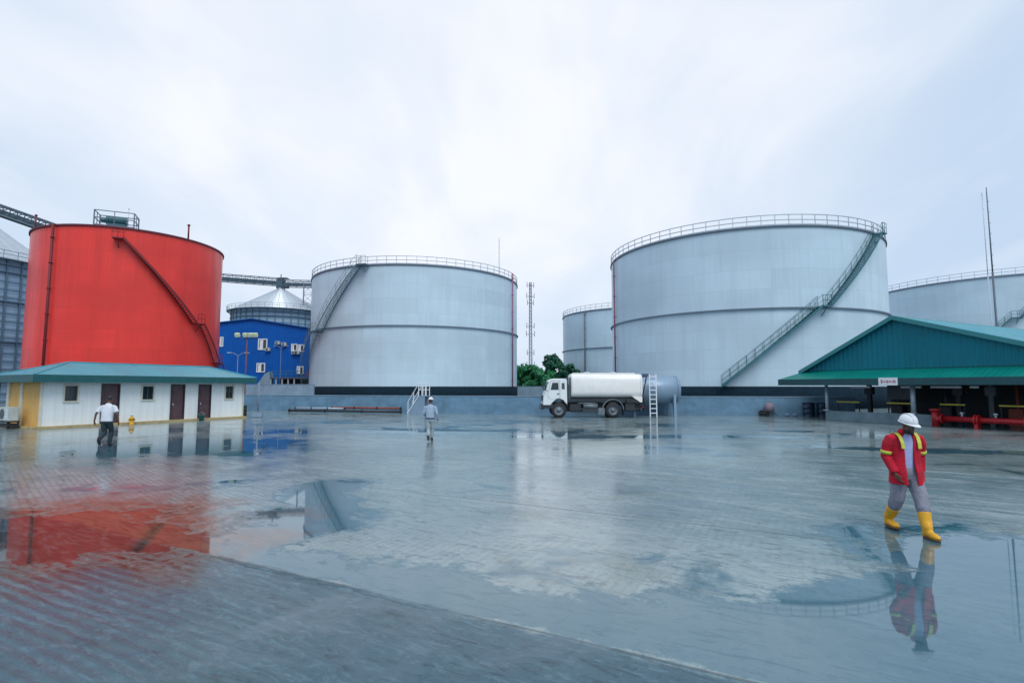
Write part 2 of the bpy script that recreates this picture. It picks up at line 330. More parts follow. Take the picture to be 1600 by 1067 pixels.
    g.put(b.inputs['Roughness'],g.m('MAXIMUM',r,.03)); b.inputs['IOR'].default_value=1.5; b.inputs['Specular Tint'].default_value=(.70,.92,1,1); g.put(b.inputs['Specular IOR Level'],g.mixf(pud,g.mixf(near,.75,.26),.85))
    dry=g.m('SUBTRACT',1.0,pud)
    h=g.m('MULTIPLY',g.m('MULTIPLY',gr,g.m('SUBTRACT',1.0,wear)),g.mixf(near,.16,.6))
    h=g.m('ADD',h,g.m('MULTIPLY',fine,1.3)); h=g.m('ADD',h,g.m('MULTIPLY',grit,.35)); h=g.m('ADD',h,g.m('MULTIPLY',anis,2.0)); h=g.m('SUBTRACT',h,g.m('MULTIPLY',joint,2.0))
    h=g.m('MULTIPLY',h,dry)
    nb=g.bump(h,g.m('MULTIPLY',g.mixf(film,.55,.28),g.step(t,6.5,14.0,1.0,.35)),.006)
    g.put(b.inputs['Normal'],nb)
    o=mb.build('ground',m); o['kind']='structure'; return o
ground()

# ------------------------------------------------------------ storage tanks
def shell_uv(mb,R,z0,z1,n=96,rows=1):
    for k in range(n):
        a0,a1=2*pi*k/n,2*pi*(k+1)/n
        for j in range(rows):
            za=z0+(z1-z0)*j/rows; zb=z0+(z1-z0)*(j+1)/rows
            i=mb.vs([(R*math.cos(a0),R*math.sin(a0),za),(R*math.cos(a1),R*math.sin(a1),za),(R*math.cos(a1),R*math.sin(a1),zb),(R*math.cos(a0),R*math.sin(a0),zb)])
            mb.face([i,i+1,i+2,i+3],True,[(a0*R,za),(a1*R,za),(a1*R,zb),(a0*R,zb)])
def weld(o):
    bm=bmesh.new(); bm.from_mesh(o.data); bmesh.ops.remove_doubles(bm,verts=bm.verts,dist=.002); bmesh.ops.recalc_face_normals(bm,faces=bm.faces[:]); bm.to_mesh(o.data); bm.free()
POST={}
def railing(root,R,z,mat_,npost=76,h=1.1,th=.035):
    mb=MB()
    for zz in (z+h,z+h*.52): mb.arcbox(R-th,R+th,lambda t:zz-th,lambda t:zz+th,0,2*pi,96,False)
    mb.arcbox(R-.01,R+.012,lambda t:z+.03,lambda t:z+.16,0,2*pi,96,False)
    ra=mb.build('railing',mat_,root)
    p0=MB().box((0,0,h/2),(.06,.06,h-.03)).build('post',mat_,ra)
    for k in range(npost):
        p=p0 if k==0 else p0.copy()
        if k: sc.collection.objects.link(p); p.parent=ra
        a=2*pi*k/npost; p.location=(R*math.cos(a),R*math.sin(a),z); p.rotation_euler=(0,0,a)
    return ra
def stairs(root,R,segs,mat_,wid=.85,railh=1.05,both=True,platform_len=1.3,tread=.24):
    """segs: list of (a0,z0,a1,z1) in degrees going up"""
    for (a0,z0,a1,z1) in segs:
        fl=MB(); hr=MB(); la=MB()
        a0,a1=R_(a0),R_(a1); n=max(6,int(abs(a1-a0)*R/.6))
        zf=lambda t,o=0:z0+(z1-z0)*t+o
        for rr in ((R+.10,R+.16),(R+wid,R+wid+.06)):
            fl.arcbox(rr[0],rr[1],lambda t:zf(t,-.16),lambda t:zf(t,.10),a0,a1,n)
        nt=int(abs(z1-z0)/tread)
        for k in range(nt):
            t=(k+.5)/nt; a=a0+(a1-a0)*t; da=.13/R
            fl.arcbox(R+.17,R+wid-.01,lambda _:zf(t,-.03),lambda _:zf(t,.02),a-da,a+da,1)
        for r2 in ((R+wid+.03,R+.13) if both else (R+wid+.03,)):
            for hh in (railh,railh*.5): hr.arcbox(r2-.018,r2+.018,lambda t:zf(t,hh-.018),lambda t:zf(t,hh+.018),a0,a1,n)
            nb=max(3,int(abs(a1-a0)*R/.75))
            for k in range(nb+1):
                t=k/nb; a=a0+(a1-a0)*t; hr.cyl((r2*math.cos(a),r2*math.sin(a),zf(t,.1)),(r2*math.cos(a),r2*math.sin(a),zf(t,railh)),.022,4)
        # landing at the top of each flight
        sg=1 if a1>a0 else -1; b1=a1+sg*platform_len/R
        la.arcbox(R+.08,R+wid+.12,lambda t:z1-.10,lambda t:z1+.02,a1,b1,3)
        for hh in (1.05,.55): la.arcbox(R+wid+.05,R+wid+.09,lambda t:z1+hh-.025,lambda t:z1+hh+.025,a1,b1,3)
        for a in (a1,(a1+b1)/2,b1): la.cyl(((R+wid+.07)*math.cos(a),(R+wid+.07)*math.sin(a),z1),((R+wid+.07)*math.cos(a),(R+wid+.07)*math.sin(a),z1+1.05),.025,4)
        am=(a1+b1)/2
        for rr in (R+.02,): la.cyl((rr*math.cos(am),rr*math.sin(am),z1-.9),((R+wid)*math.cos(am),(R+wid)*math.sin(am),z1-.1),.04,4)
        s=fl.build('stair_flight',mat_,root); hr.build('handrail',mat_,s); la.build('landing',mat_,s)
def pipe_run(root,R,az,z0,z1,mat_,r=.09,name='vertical_pipe'):
    a=R_(az); mb=MB(); rr=R+.25; P=lambda z,q=rr:(q*math.cos(a),q*math.sin(a),z)
    mb.cyl(P(z0),P(z1),r,8); z=z0+1
    while z<z1:
        mb.cyl(P(z,R-.02),P(z,rr),.03,5); mb.cyl(P(z-.05),P(z+.05),r*1.5,8); z+=2.6
    return mb.build(name,mat_,root)
def tank(cx,cy,R,z0,z1,label,shellm,zg=None,rail=True,rimm=None,n=128):
    t=empty('storage_tank',(cx,cy,0),0,label,'storage tank','steel storage tanks')
    mb=MB(); shell_uv(mb,R,z0,z1,n); o=mb.build('shell',shellm,t); weld(o)
    MB().lathe([(R+.12,0),(R+.10,z0-.002)],n).build('plinth',M['plinth'],t)
    MB().lathe([(R-.1,z1-.02),(R*.5,z1+.35),(.2,z1+.7)],64).build('roof',M['rim'],t)
    rm=rimm or M['rim']
    mb=MB(); mb.arcbox(R-.02,R+.14,lambda q:z1-.14,lambda q:z1+.03,0,2*pi,n,False); mb.build('top_rim',rm,t)
    if zg:
        mb=MB(); mb.arcbox(R-.01,R+.22,lambda q:zg-.07,lambda q:zg+.07,0,2*pi,n,False); mb.build('wind_girder',M['girder'],t)
    if rail: railing(t,R+.02,z1+.03,M['galv'])
    return t
TR=tank(29.2,68.9,16.0,2.22,18.35,'largest silver tank, its dark stair climbing to the right beside the green shed',M['steel'],10.0)
stairs(TR,16.0,[(-119,2.3,-86.0,10.1),(-83.0,10.1,-56.5,18.2)],M['stairteal'],wid=.9,platform_len=.85)
pipe_run(TR,16.0,-175.5,2.2,18.3,M['redpipe'],.10)
TM=tank(-15.5,87.3,16.3,2.22,18.55,'silver tank between the blue building and lattice mast, grey stair on its left',M['steel'],10.3)
stairs(TM,16.3,[(-168,2.3,-137.5,10.0),(-132.5,10.0,-107.5,18.5)],M['stairgrey'],wid=1.2,railh=1.3)
pipe_run(TM,16.3,-19.5,2.2,19.6,M['redpipe'],.10)
TB=tank(27,114.5,16.0,2.22,16.9,'small looking distant silver tank half hidden behind the large tank and truck',M['steel'],9.6)
pipe_run(TB,16.0,-142,2.2,16.9,M['rim'],.12); 
TF=tank(91,101,20.0,2.22,19.9,'silver tank at the far right edge rising behind the green shed roof',M['steel'],None)
stairs(TF,20.0,[(-150,4,-126,13),(-123,13,-106,19.8)],M['stairteal'],wid=1.0)
RT=tank(-44.6,62.4,9.2,.6,18.55,'bright red storage tank behind the low white building',M['red'],None,False,M['redrim'])
stairs(RT,9.2,[(52,1.5,14,5.0),(8.5,5.0,-11,9.24),(-17,9.24,-60,17.3)],M['darkred'],wid=.75,railh=.16,both=False,platform_len=.9)
pipe_run(RT,9.2,-100.6,.6,18.6,M['darkred'],.12)
# platform with green motor on the red tank's top edge
def top_platform():
    a=R_(-66); q=MB(); c=Vector((8.2*math.cos(a),8.2*math.sin(a),0))
    M_=Matrix.Translation(c)@Matrix.Rotation(a+pi/2,4,'Z')
    def T(p): return tuple(M_@Vector(p))
    fr=MB(); z=18.62
    fr.box((c.x,c.y,z),(3.4,2.0,.12),a+pi/2)
    pts=[(-1.7,-1),(1.7,-1),(1.7,1),(-1.7,1)]
    for (x0,y0),(x1,y1) in zip(pts,pts[1:]+pts[:1]):
        for h in (1.5,.75): fr.cyl(T((x0,y0,z+h)),T((x1,y1,z+h)),.05,5)
        fr.cyl(T((x0,y0,z)),T((x0,y0,z+1.5)),.07,5); fr.cyl(T(((x0+x1)/2,(y0+y1)/2,z)),T(((x0+x1)/2,(y0+y1)/2,z+1.5)),.04,5)
    p=fr.build('top_platform',M['girder'],RT)
    mo=MB(); mo.cyl(T((-.9,0,z+.75)),T((.9,0,z+.8)),.42,14); mo.cyl(T((-1.35,0,z+.75)),T((-.9,0,z+.75)),.2,10); mo.box(T((0,0,z+.25)),(1.6,.7,.35),a+pi/2)
    for k in range(6): mo.cyl(T((-.75+.3*k,0,z+.76)),T((-.68+.3*k,0,z+.76)),.47,14)
    mo.build('motor',M['greenmotor'],p)
top_platform()
for az,rr,h,r in ((-127,9.0,1.6,.07),(-22,9.0,1.7,.09),(-60,7.2,2.6,.025)):
    a=R_(az); mb=MB(); mb.cyl((rr*math.cos(a),rr*math.sin(a),18.5),(rr*math.cos(a),rr*math.sin(a),18.6+h),r,8); mb.cyl((rr*math.cos(a),rr*math.sin(a),18.6+h-.15),(rr*math.cos(a),rr*math.sin(a),18.6+h),r*1.7,8)
    mb.build('vent_pipe',M['darkred'] if r>.05 else M['galv'],RT)

# ------------------------------------------------------------ bund walls
def wallrun(name,pts,h,th,m,label,cap=.06):
    c=Vector((pts[0][0],pts[0][1],0)); t=empty(name,c,0,label,'wall')
    mb=MB(); cp=MB()
    P=[Vector((p[0],p[1],0))-c for p in pts]; off=[]
    for i,p in enumerate(P):
        a=(P[i]-P[i-1]).normalized() if i else (P[1]-P[0]).normalized(); b=(P[i+1]-P[i]).normalized() if i<len(P)-1 else a
        dd=(a+b).normalized(); off.append(Vector((-dd.y,dd.x,0)))
    def run(mb,z0,z1,e0,e1):
        mb.rings([[p-n*e0+Vector((0,0,z0)),p+n*e1+Vector((0,0,z0)),p+n*e1+Vector((0,0,z1)),p-n*e0+Vector((0,0,z1))] for p,n in zip(P,off)],True,False)
    run(mb,0,h,0,th); mb.build('wall_panel',m,t)
    run(cp,h+.001,h+cap,.03,th+.03); cp.build('coping',M['lightconc'],t); return t
wallrun('bund_wall',[(-40,57),(-24.5,50.5),(-9,45.2),(4,43.2),(13,42.1),(25.3,39.9)],1.40,.3,M['greyconc'],'long low blue grey bund wall running behind the truck and the walking men')
wallrun('back_bund_wall',[(-44,64),(-32,62.5),(-22.8,62)],2.42,.3,M['lightconc'],'pale higher wall stub below the blue building, behind the long bund wall')
wallrun('far_bund_wall',[(-2,97),(14,95)],2.2,.3,M['lightconc'],'distant pale wall in front of the trees beside the truck cab')

# ------------------------------------------------------------ low white building on the left
def cabin():
    L,W,H=11.5,4.0,2.55; rz=math.atan2(.878,.478)
    t=empty('site_office',(-24.7,28.4,0),rz,'long low white building with blue hipped roof, brown doors and yellow end wall','building')
    sx=lambda px:((px-800)/840*28.4+24.7)/(.478-.878*(px-800)/840)
    holes=[('w',104,124,1.42,2.24),('d',161,190,.12,2.36),('w',225,242,1.42,2.22),('d',269,291,.12,2.34),('d',312,332,.12,2.34),('w',354,366,1.38,2.22)]
    holes=[(k,sx(a),sx(b),c,d_) for k,a,b,c,d_ in holes]
    mb=MB(); x0=0
    for k,a,b,c,d_ in holes:
        mb.box(((x0+a)/2,.06,(.1+H)/2),(a-x0,.12,H-.1)); mb.box(((a+b)/2,.06,(d_+H)/2),(b-a,.12,H-d_))
        if k=='w': mb.box(((a+b)/2,.06,(.1+c)/2),(b-a,.12,c-.1))
        x0=b
    mb.box(((x0+L)/2,.06,(.1+H)/2),(L-x0,.12,H-.1)); mb.box((L/2,W-.06,(.1+H)/2),(L,.12,H-.1)); mb.box((L-.06,W/2,(.1+H)/2),(.118,W-.24,H-.1))
    mb.build('front_wall',M['cream'],t)
    MB().box((.06,W/2,(.1+H)/2),(.12,W-.24,H-.1)).build('end_wall',M['yellow'],t,label='yellow boarded end wall')
    for c_,d_ in (((-.02,.03,H/2),(.1,.14,H)),((-.02,W-.03,H/2),(.12,.3,H)),((-.03,2.35,1.25),(.08,.32,2.4)),((L+.02,.03,H/2),(.1,.16,H))): MB().box(c_,d_).build('corner_trim',M['creamtrim'],t)
    for c_,d_ in (((L/2,-.10,.06),(L+.3,.5,.12)),((-.16,W/2,.05),(.3,W,.10))): MB().box(c_,d_).build('plinth_step',M['yellowtrim'],t)
    for k,a,b,c,d_ in holes:
        if k=='w':
            f=MB(); e=.07
            f.box(((a+b)/2,-.02,d_+e/2),(b-a+2*e,.07,e)); f.box(((a+b)/2,-.03,c-e/2),(b-a+2*e,.10,e)); f.box((a-e/2,-.02,(c+d_)/2),(e,.07,d_-c)); f.box((b+e/2,-.02,(c+d_)/2),(e,.07,d_-c))
            f=f.build('window',M['creamtrim'],t)
            MB().box(((a+b)/2,.05,(c+d_)/2),(b-a,.02,d_-c)).build('pane',M['glass'],f)
            MB().box(((a+b)/2,.03,(c+d_)/2),(.04,.03,d_-c)).box(((a+b)/2,.03,c+.02),(b-a,.03,.04)).build('mullion',M['darkgrey'],f)
        else:
            f=MB(); e=.06
            f.box(((a+b)/2,-.015,d_-e/2),(b-a,.06,e)); f.box((a+e/2,-.015,(c+d_-e)/2),(e,.06,d_-e-c)); f.box((b-e/2,-.015,(c+d_-e)/2),(e,.06,d_-e-c))
            f=f.build('door',M['doordark'],t)
            lf=MB().box(((a+b)/2,.06,(c+d_-e)/2),(b-a-2*e,.05,d_-e-c))
            for zz in (.65,1.65): lf.box(((a+b)/2,.03,zz),((b-a)*.6,.02,.7),bev=.008)
            lf.build('door_leaf',M['doorbrown'],f); MB().box((a+.18,.01,1.08),(.04,.07,.14)).build('handle',M['chrome'],f)
    e=.62; z0,z1=2.62,2.83; x0,x1,y0,y1=-e,L+e,-e,W+e; rzp=3.60; ra,rb=1.9,L-1.3
    mb=MB()
    E=[(x0,y0,z1),(x1,y0,z1),(x1,y1,z1),(x0,y1,z1)]; A=(ra,W/2,rzp); B=(rb,W/2,rzp)
    for f in ((E[0],E[1],B,A),(E[2],E[3],A,B)): i=mb.vs(f); mb.face(range(i,i+4),False,[(p[0],p[1]) for p in f])
    for f in ((E[1],E[2],B),(E[3],E[0],A)): i=mb.vs(f); mb.face(range(i,i+3),False,[(p[1],p[0]) for p in f])
    i=mb.vs([(p[0],p[1],z1-.02) for p in E]); mb.face([i+3,i+2,i+1,i])
    roof=mb.build('roof',M['roofblue'],t)
    cp=MB()
    for a,b in ((A,B),(E[0],A),(E[3],A),(E[1],B),(E[2],B)): cp.cyl(a,b,.05,6)
    cp.build('ridge_cap',M['roofblue'],roof)
    fb=MB(); h=z1-2.44; zc=(z1+2.44)/2-.003
    fb.box(((x0+x1)/2,y0,zc),(x1-x0,.04,h)); fb.box(((x0+x1)/2,y1,zc),(x1-x0,.04,h)); fb.box((x0,W/2,zc),(.04,y1-y0-.05,h)); fb.box((x1,W/2,zc),(.04,y1-y0-.05,h)); fb.box((L/2,W/2,2.60),(x1-x0-.06,y1-y0-.06,.02))
    fb.build('fascia',M['fascia'],roof)
    return t,Matrix.Translation((-24.7,28.4,0))@Matrix.Rotation(rz,4,'Z'),rz,sx
CB,CBM,CBR,csx=cabin()
# things standing by the white building
def ac_unit():
    p=CBM@Vector((-.62,2.0,0)); t=empty('air_conditioner',p,CBR,'grey outdoor air conditioning unit on a black stand by the yellow wall','air conditioner')
    s=MB()
    for a in (-.22,.22):
        for b in (-.55,.55): s.box((a,b,.17),(.06,.06,.34))
    s.box((0,0,.36),(.52,1.2,.06)); s.box((.0,.0,.16),(.42,1.1,.2)); s.build('stand',M['black'],t)
    MB().box((0,0,.76),(.42,1.15,.72),bev=.02).build('casing',M['acgrey'],t)
    f=MB(); f.cyl((-.225,.22,.76),(-.205,.22,.76),.27,24); f.build('fan_grille',M['darkgrey'],t)
    f=MB()
    for k in range(7): f.box((-.216,-.33,.5+.085*k),(.012,.34,.05))
    f.build('vent_louvre',M['white'],t)
ac_unit()
def hydrant():
    p=CBM@Vector((csx(203),-.55,0)); t=empty('fire_hydrant',p,.9,'stubby yellow hydrant with white cap, right of the man in the white shirt','hydrant')
    MB().lathe([(.20,0),(.20,.05),(.13,.06),(.13,.42),(.17,.44),(.17,.50),(.14,.52),(.12,.6),(.05,.66)],18).build('barrel',M['yelobj'],t)
    MB().lathe([(.06,.661),(.06,.74),(.10,.75),(.10,.80),(.03,.84)],12).build('cap',M['white'],t)
    m=MB(); m.cyl((-.19,0,.36),(.19,0,.36),.06,10); m.cyl((-.21,0,.36),(-.17,0,.36),.08,10); m.cyl((.17,0,.36),(.21,0,.36),.08,10); m.build('outlet',M['yelobj'],t); t.scale=(.8,.8,.72)
hydrant()
def bucket():
    p=CBM@Vector((csx(311),-.55,0)); t=empty('bucket',p,0,'small teal bucket standing by the rightmost brown door','bucket')
    MB().lathe([(.13,0),(.17,.34),(.185,.35),(.185,.37),(.16,.37),(.12,.03)],18).build('pail',mat('bucket_teal',(.01,.13,.14),.4),t)
    MB().path([(.18*math.cos(a),0,.36+.17*math.sin(a)) for a in [pi*k/8 for k in range(9)]],.008,5).build('handle',M['galv'],t)
bucket()
DRUM={}
def drum(p,m,label,r=.29,h=.88,group=None,z=0):
    t=empty('oil_drum',(p[0],p[1],z),random.random(),label,'drum',group or 'oil drums in the yard')
    MB().lathe([(r,0),(r,.02),(r*.97,.04),(r*.97,h*.32),(r*1.01,h*.335),(r*.97,h*.35),(r*.97,h*.65),(r*1.01,h*.665),(r*.97,h*.68),(r*.97,h-.04),(r,h-.02),(r,h),(r*.95,h),(r*.95,h-.02)],24).build('barrel',m,t)
    MB().cyl((r*.5,0,h-.02),(r*.5,0,h+.01),.04,8).build('bung',M['darkgrey'],t); return t
drum((-30.0,30.9),M['tankblue'],'pale blue drum at the left edge under the red drum',.3,.9)
drum((-30.0,30.9),M['drumred'],'red drum stacked on the pale blue drum at the left edge',.29,.6,z=.905)
t=empty('timber_post',(-29.3,30.7,0),0,'dark timber post beside the drums at the left edge, left of the yellow wall','post')
MB().box((0,0,1.2),(.22,.22,2.4),bev=.02).build('shaft',M['drumblue'],t); MB().box((0,0,2.43),(.3,.3,.06),bev=.01).build('cap',M['darkgrey'],t)
p=CBM@Vector((11.8,.25,0)); drum((p.x,p.y),mat('drum_black_green',(.012,.028,.024),.5),'black green drum at the right corner of the white building',.22,.85)
t=empty('steel_post',(-18.9,40.3,0),0,'thin grey steel post standing just right of the white building','post')
MB().cyl((0,0,0),(0,0,2.5),.06,10).build('shaft',M['mast'],t); MB().box((0,0,.02),(.3,.3,.04)).build('base_plate',M['mast'],t)
t=empty('concrete_block',(-18.3,38.9,0),.3,'rough grey concrete block lying on the ground right of the white building','block')
mb=MB(); mb.box((0,0,.2),(.72,.5,.40),bev=.04); mb.build('block_body',M['lightconc'],t); MB().box((.1,.05,.43),(.35,.3,.05),bev=.02).build('rubble',M['paleconc'],t)

# ------------------------------------------------------------ blue building with silo behind
def blue_building():
    Y=92; X=lambda px:(px-800)/840*Y
    Z=lambda py:2.2+(604-py)/840*Y
    t=empty('blue_building',(0,Y,0),0,'tall bright blue building with white windows, right of the red tank','building')
    x0,x1,xa=X(322),-32.6,X(392); za=Z(498.5); zl=Z(507); zr=Z(517)
    D=12
    mb=MB(); mb.prism([(x0,0),(x1,0),(x1,zr),(xa,za),(x0,zl)],0,D,'y'); mb.build('wall',M['blue'],t)
    rf=MB()
    for (a,b) in (((x0-.3,zl),(xa,za)),((xa,za),(x1+.3,zr))):
        rf.prism([(a[0],a[1]+.02),(b[0],b[1]+.02),(b[0],b[1]+.16),(a[0],a[1]+.16)],-.4,D+.3,'y')
    rf.build('roof',mat('blue_roof_edge',(.01,.12,.38),.4),t)
    def win(px0,px1,py0,py1,pan=2):
        a,b,c,d_=X(px0),X(px1),Z(py1),Z(py0); e=.16
        f=MB()
        f.box(((a+b)/2,-.06,d_),(b-a+e,.12,e)); f.box(((a+b)/2,-.06,c),(b-a+e,.12,e))
        for k in range(pan+1):
            xx=a+(b-a)*k/pan; f.box((xx,-.06,(c+d_)/2),(e,.12,d_-c-e))
        w=f.build('window',M['white'],t); MB().box(((a+b)/2,-.015,(c+d_)/2),(b-a,.02,d_-c)).build('pane',M['glass'],w)
        MB().box((a+(b-a)*.30,-.03,(c+d_)/2),((b-a)*.34,.02,(d_-c)*.9)).build('blind',M['white'],w)
    win(403,416,530,546); win(402,414,568,581); win(455,463,538,548,1); win(464,474,539,549); win(465,474,573,584); win(343,347,527,541,1)
    def ac(px,py):
        a=MB().box((X(px),-.3,Z(py)),(.8,.5,.55),bev=.03); o=a.build('wall_air_conditioner',M['acgrey'],t); MB().cyl((X(px)-.1,-.57,Z(py)),(X(px)-.1,-.55,Z(py)),.2,12).build('fan_grille',M['darkgrey'],o)
    for q in ((419,546),(434,536),(444,538),(460,551),(465,551)): ac(*q)
    # entrance porch: raised platform with stair and railing
    zp=Z(590); pf=MB(); pf.box(((X(438)+x1)/2,-2.0,zp-.12),(x1-X(438),3.6,.24)); po=pf.build('porch',M['darkgrey'],t)
    mb=MB()
    for q in (439,447,456,465,474): mb.box((X(q),-3.6,(zp-.25)/2),(.2,.2,zp-.25))
    mb.build('porch_post',M['galv'],po)
    mb=MB(); mb.box(((X(440)+x1)/2,-.6,(zp-.26)/2),(x1-X(440),.1,zp-.27)); mb.build('porch_back',M['dark'],po)
    mb=MB()
    for hh in (.55,1.05): mb.cyl((X(438),-3.75,zp+hh),(x1,-3.75,zp+hh),.04,5)
    for k in range(9): mb.cyl((X(438)+(x1-X(438))*k/8,-3.75,zp),(X(438)+(x1-X(438))*k/8,-3.75,zp+1.05),.04,5)
    mb.build('porch_railing',M['stairteal'],po)
    st=MB(); xs=X(438)
    st.prism([(xs,0),(xs,zp),(xs-.2,zp+.9),(xs-.9,zp+.6),(xs-3.2,1.0),(xs-3.2,0)],-3.7,-2.4,'y'); st.build('porch_stair',M['lightconc'],po)
    c=MB(); c.box((x1-.9,-3.0,zp+.62),(.9,.06,1.1),ry=.3); c.build('red_panel',M['pipered'],po)
blue_building()
def silo(cx,cy,R,ze,za,label):
    t=empty('grain_silo',(cx,cy,0),0,label,'silo','grain silos')
    mb=MB(); shell_uv(mb,R,0,ze,72); o=mb.build('shell',M['silo'],t); weld(o)
    n=40; s=MB()
    for k in range(n):
        a=2*pi*k/n; s.box(((R+.08)*math.cos(a),(R+.08)*math.sin(a),ze/2),(.16,.22,ze-.02),a)
    for z in (ze*.15,ze*.42,ze*.7,ze-1.9,ze-.9): s.arcbox(R+.02,R+.28,lambda q:z-.06,lambda q:z+.06,0,2*pi,72,False)
    s.build('stiffeners',M['silostiff'],t)
    rf=MB().lathe([(R+.35,ze-.1),(R+.35,ze+.02),(.9,za),(.9,za+.5),(.3,za+.6)],72).build('roof',M['siloroof'],t)
    rb=MB()
    for k in range(36):
        a=2*pi*k/36; rb.cyl(((R+.3)*math.cos(a),(R+.3)*math.sin(a),ze+.06),(.9*math.cos(a),.9*math.sin(a),za+.04),.07,4)
    rb.build('roof_rib',M['siloroof'],rf)
    w=MB()
    for zz in (ze-.2,ze+.4,ze+.9): w.arcbox(R+.95,R+1.0,lambda q:zz-.03,lambda q:zz+.03,0,2*pi,72,False)
    w.arcbox(R+.36,R+1.0,lambda q:ze-.30,lambda q:ze-.22,0,2*pi,72,False)
    for k in range(48):
        a=2*pi*k/48; w.cyl(((R+.97)*math.cos(a),(R+.97)*math.sin(a),ze-.2),((R+.97)*math.cos(a),(R+.97)*math.sin(a),ze+.9),.03,4)
    w.build('eave_walkway',M['conveyor'],t); return t
S1=silo(-56.5,120+10,10.6,20.0,25.8,'grain silo with grey cone roof standing behind the blue building')
silo(-80.5,76.5,11.5,19.8,28.5,'grain silo with stiffened grey wall at the left edge behind the red tank')
silo(-50.5,152,9.5,19.5,24.0,'darker grain silo partly hidden behind the middle silver tank')
def truss(name,a,b,wd,h,label,m,legs=()):
    a=Vector(a); b=Vector(b); L=(b-a).length; t=empty(name,a,0,label,'conveyor','conveyor gantries')
    d=(b-a); q=d.to_track_quat('X','Z').to_matrix().to_4x4()
    def T(p): return tuple(q@Vector(p))
    mb=MB()
    for y in (-wd/2,wd/2):
        for z in (0,h): mb.path([T((0,y,z)),T((L,y,z))],.10,5)
        n=int(L/h/1.2)
        for k in range(n):
            x0,x1=L*k/n,L*(k+1)/n; mb.cyl(T((x0,y,0)),T((x1,y,h)),.05,4); mb.cyl(T((x1,y,0)),T((x1,y,h)),.05,4)
    mb.build('gantry_frame',m,t)
    i=MB(); rr=[[T((x_,-wd*.36,h*.12)),T((x_,wd*.36,h*.12)),T((x_,wd*.36,h*.60)),T((x_,-wd*.36,h*.60))] for x_ in (0,L)]; i.rings(rr,True,False); i.build('belt_trough',m,t); return t
truss('conveyor_gantry',(-64,56.5,23.6),(-56.0,62.0,19.9) if False else (-51.5,61.0,19.2),1.4,1.1,'thick dark sloping conveyor at the left edge above the red tank',M['conveyor'])
truss('conveyor_gantry',(-73,131,28.2),(-57,130,26.8),1.8,1.7,'dark conveyor gantry between the red tank and the silo cone roof',M['conveyor'])
truss('conveyor_gantry',(-57,130,26.6),(-40,130,26.2),1.8,1.5,'dark conveyor gantry between the silo cone roof and the silver tank',M['conveyor'])
t=empty('drive_machine',(-56.6,130,26.0),0,'dark conveyor drive head on the peak of the silo cone roof','machine')
mb=MB(); mb.box((0,0,1.2),(1.6,1.8,2.4),bev=.1); mb.box((1.2,0,.6),(1.4,1,.9),bev=.05); mb.build('housing',M['conveyor'],t); MB().cyl((0,0,2.4),(0,0,3.6),.12,6).box((.6,0,2.6),(2.4,1.8,.08)).build('hood',M['conveyor'],t); 
def lattice(name,x,y,z,w,label,cat,m,levels,arms=(),taper=.6,r=.05):
    t=empty(name,(x,y,0),.3,label,cat); mb=MB(); n=levels
    c=[(-1,-1),(1,-1),(1,1),(-1,1)]
    def P(k,i): f=w/2*(1-(1-taper)*k/n); return (c[i][0]*f,c[i][1]*f,z*k/n)
    for k in range(n):
        for i in range(4):
            j=(i+1)%4; mb.cyl(P(k,i),P(k+1,i),r,4); mb.cyl(P(k,i),P(k+1,j),r*.6,4); mb.cyl(P(k+1,i),P(k+1,j),r*.6,4)
    mb.build('lattice_shaft',m,t)
    for (zz,ln) in arms:
        a=MB()
        a.cyl((-ln,0,zz),(ln,0,zz),r*1.2,5)
        for sx in (-ln,ln): a.box((sx,0,zz+.2),(.16,.14,1.6),bev=.03)
        a.build('antenna',m,t)
    return t
lattice('support_tower',-48.2,126,26.2,2.2,'open steel tower holding the conveyor left of the middle silver tank','tower',M['mast'],12,taper=1,r=.09)
lattice('support_tower',-45.6,124,26.0,1.6,'narrow steel tower under the conveyor at the edge of the silver tank','tower',M['mast'],14,taper=1,r=.09)
lattice('radio_mast',5.2,150,31.5,.8,'grey lattice radio mast with antenna arms above the trees in the middle','mast',M['mast'],30,[(30.6,1.0),(27.5,1.1),(25.6,.9),(19,1.1),(16.8,1.2),(11.5,1.0),(8.2,1.1)],r=.07)
lattice('radio_mast',-3.4,140,41.5,.5,'very thin faint mast rising behind the middle silver tank','mast',mat('mast_pale',(.42,.50,.58),.6),26,taper=.4,r=.016)
def polemast(x,y,z,r,label,m):
    t=empty('antenna_mast',(x,y,0),0,label,'mast'); mb=MB(); n=12
    mb.cyl((0,0,0),(0,0,z*.62),r,8); mb.cyl((0,0,z*.62),(0,0,z),r*.7,8,r*.5); s=mb.build('pole',m,t)
    mb=MB()
    for k in range(int(z/1.2)): mb.box((r*1.0,0,1+k*1.2),(r*2.4,.04,.04))
    mb.build('climbing_rung',m,t); MB().cyl((0,0,z),(0,0,z+.5),.04,5).build('tip',m,t)
polemast(52.6,58,23.7,.10,'taller dark mast rising behind the green shed at the far right',mat('mast_dark',(.10,.13,.17),.6))
polemast(54.3,60.5,24.0,.055,'thinner paler mast close to the taller dark mast at the far right',mat('mast_pale',(.42,.50,.58),.6))
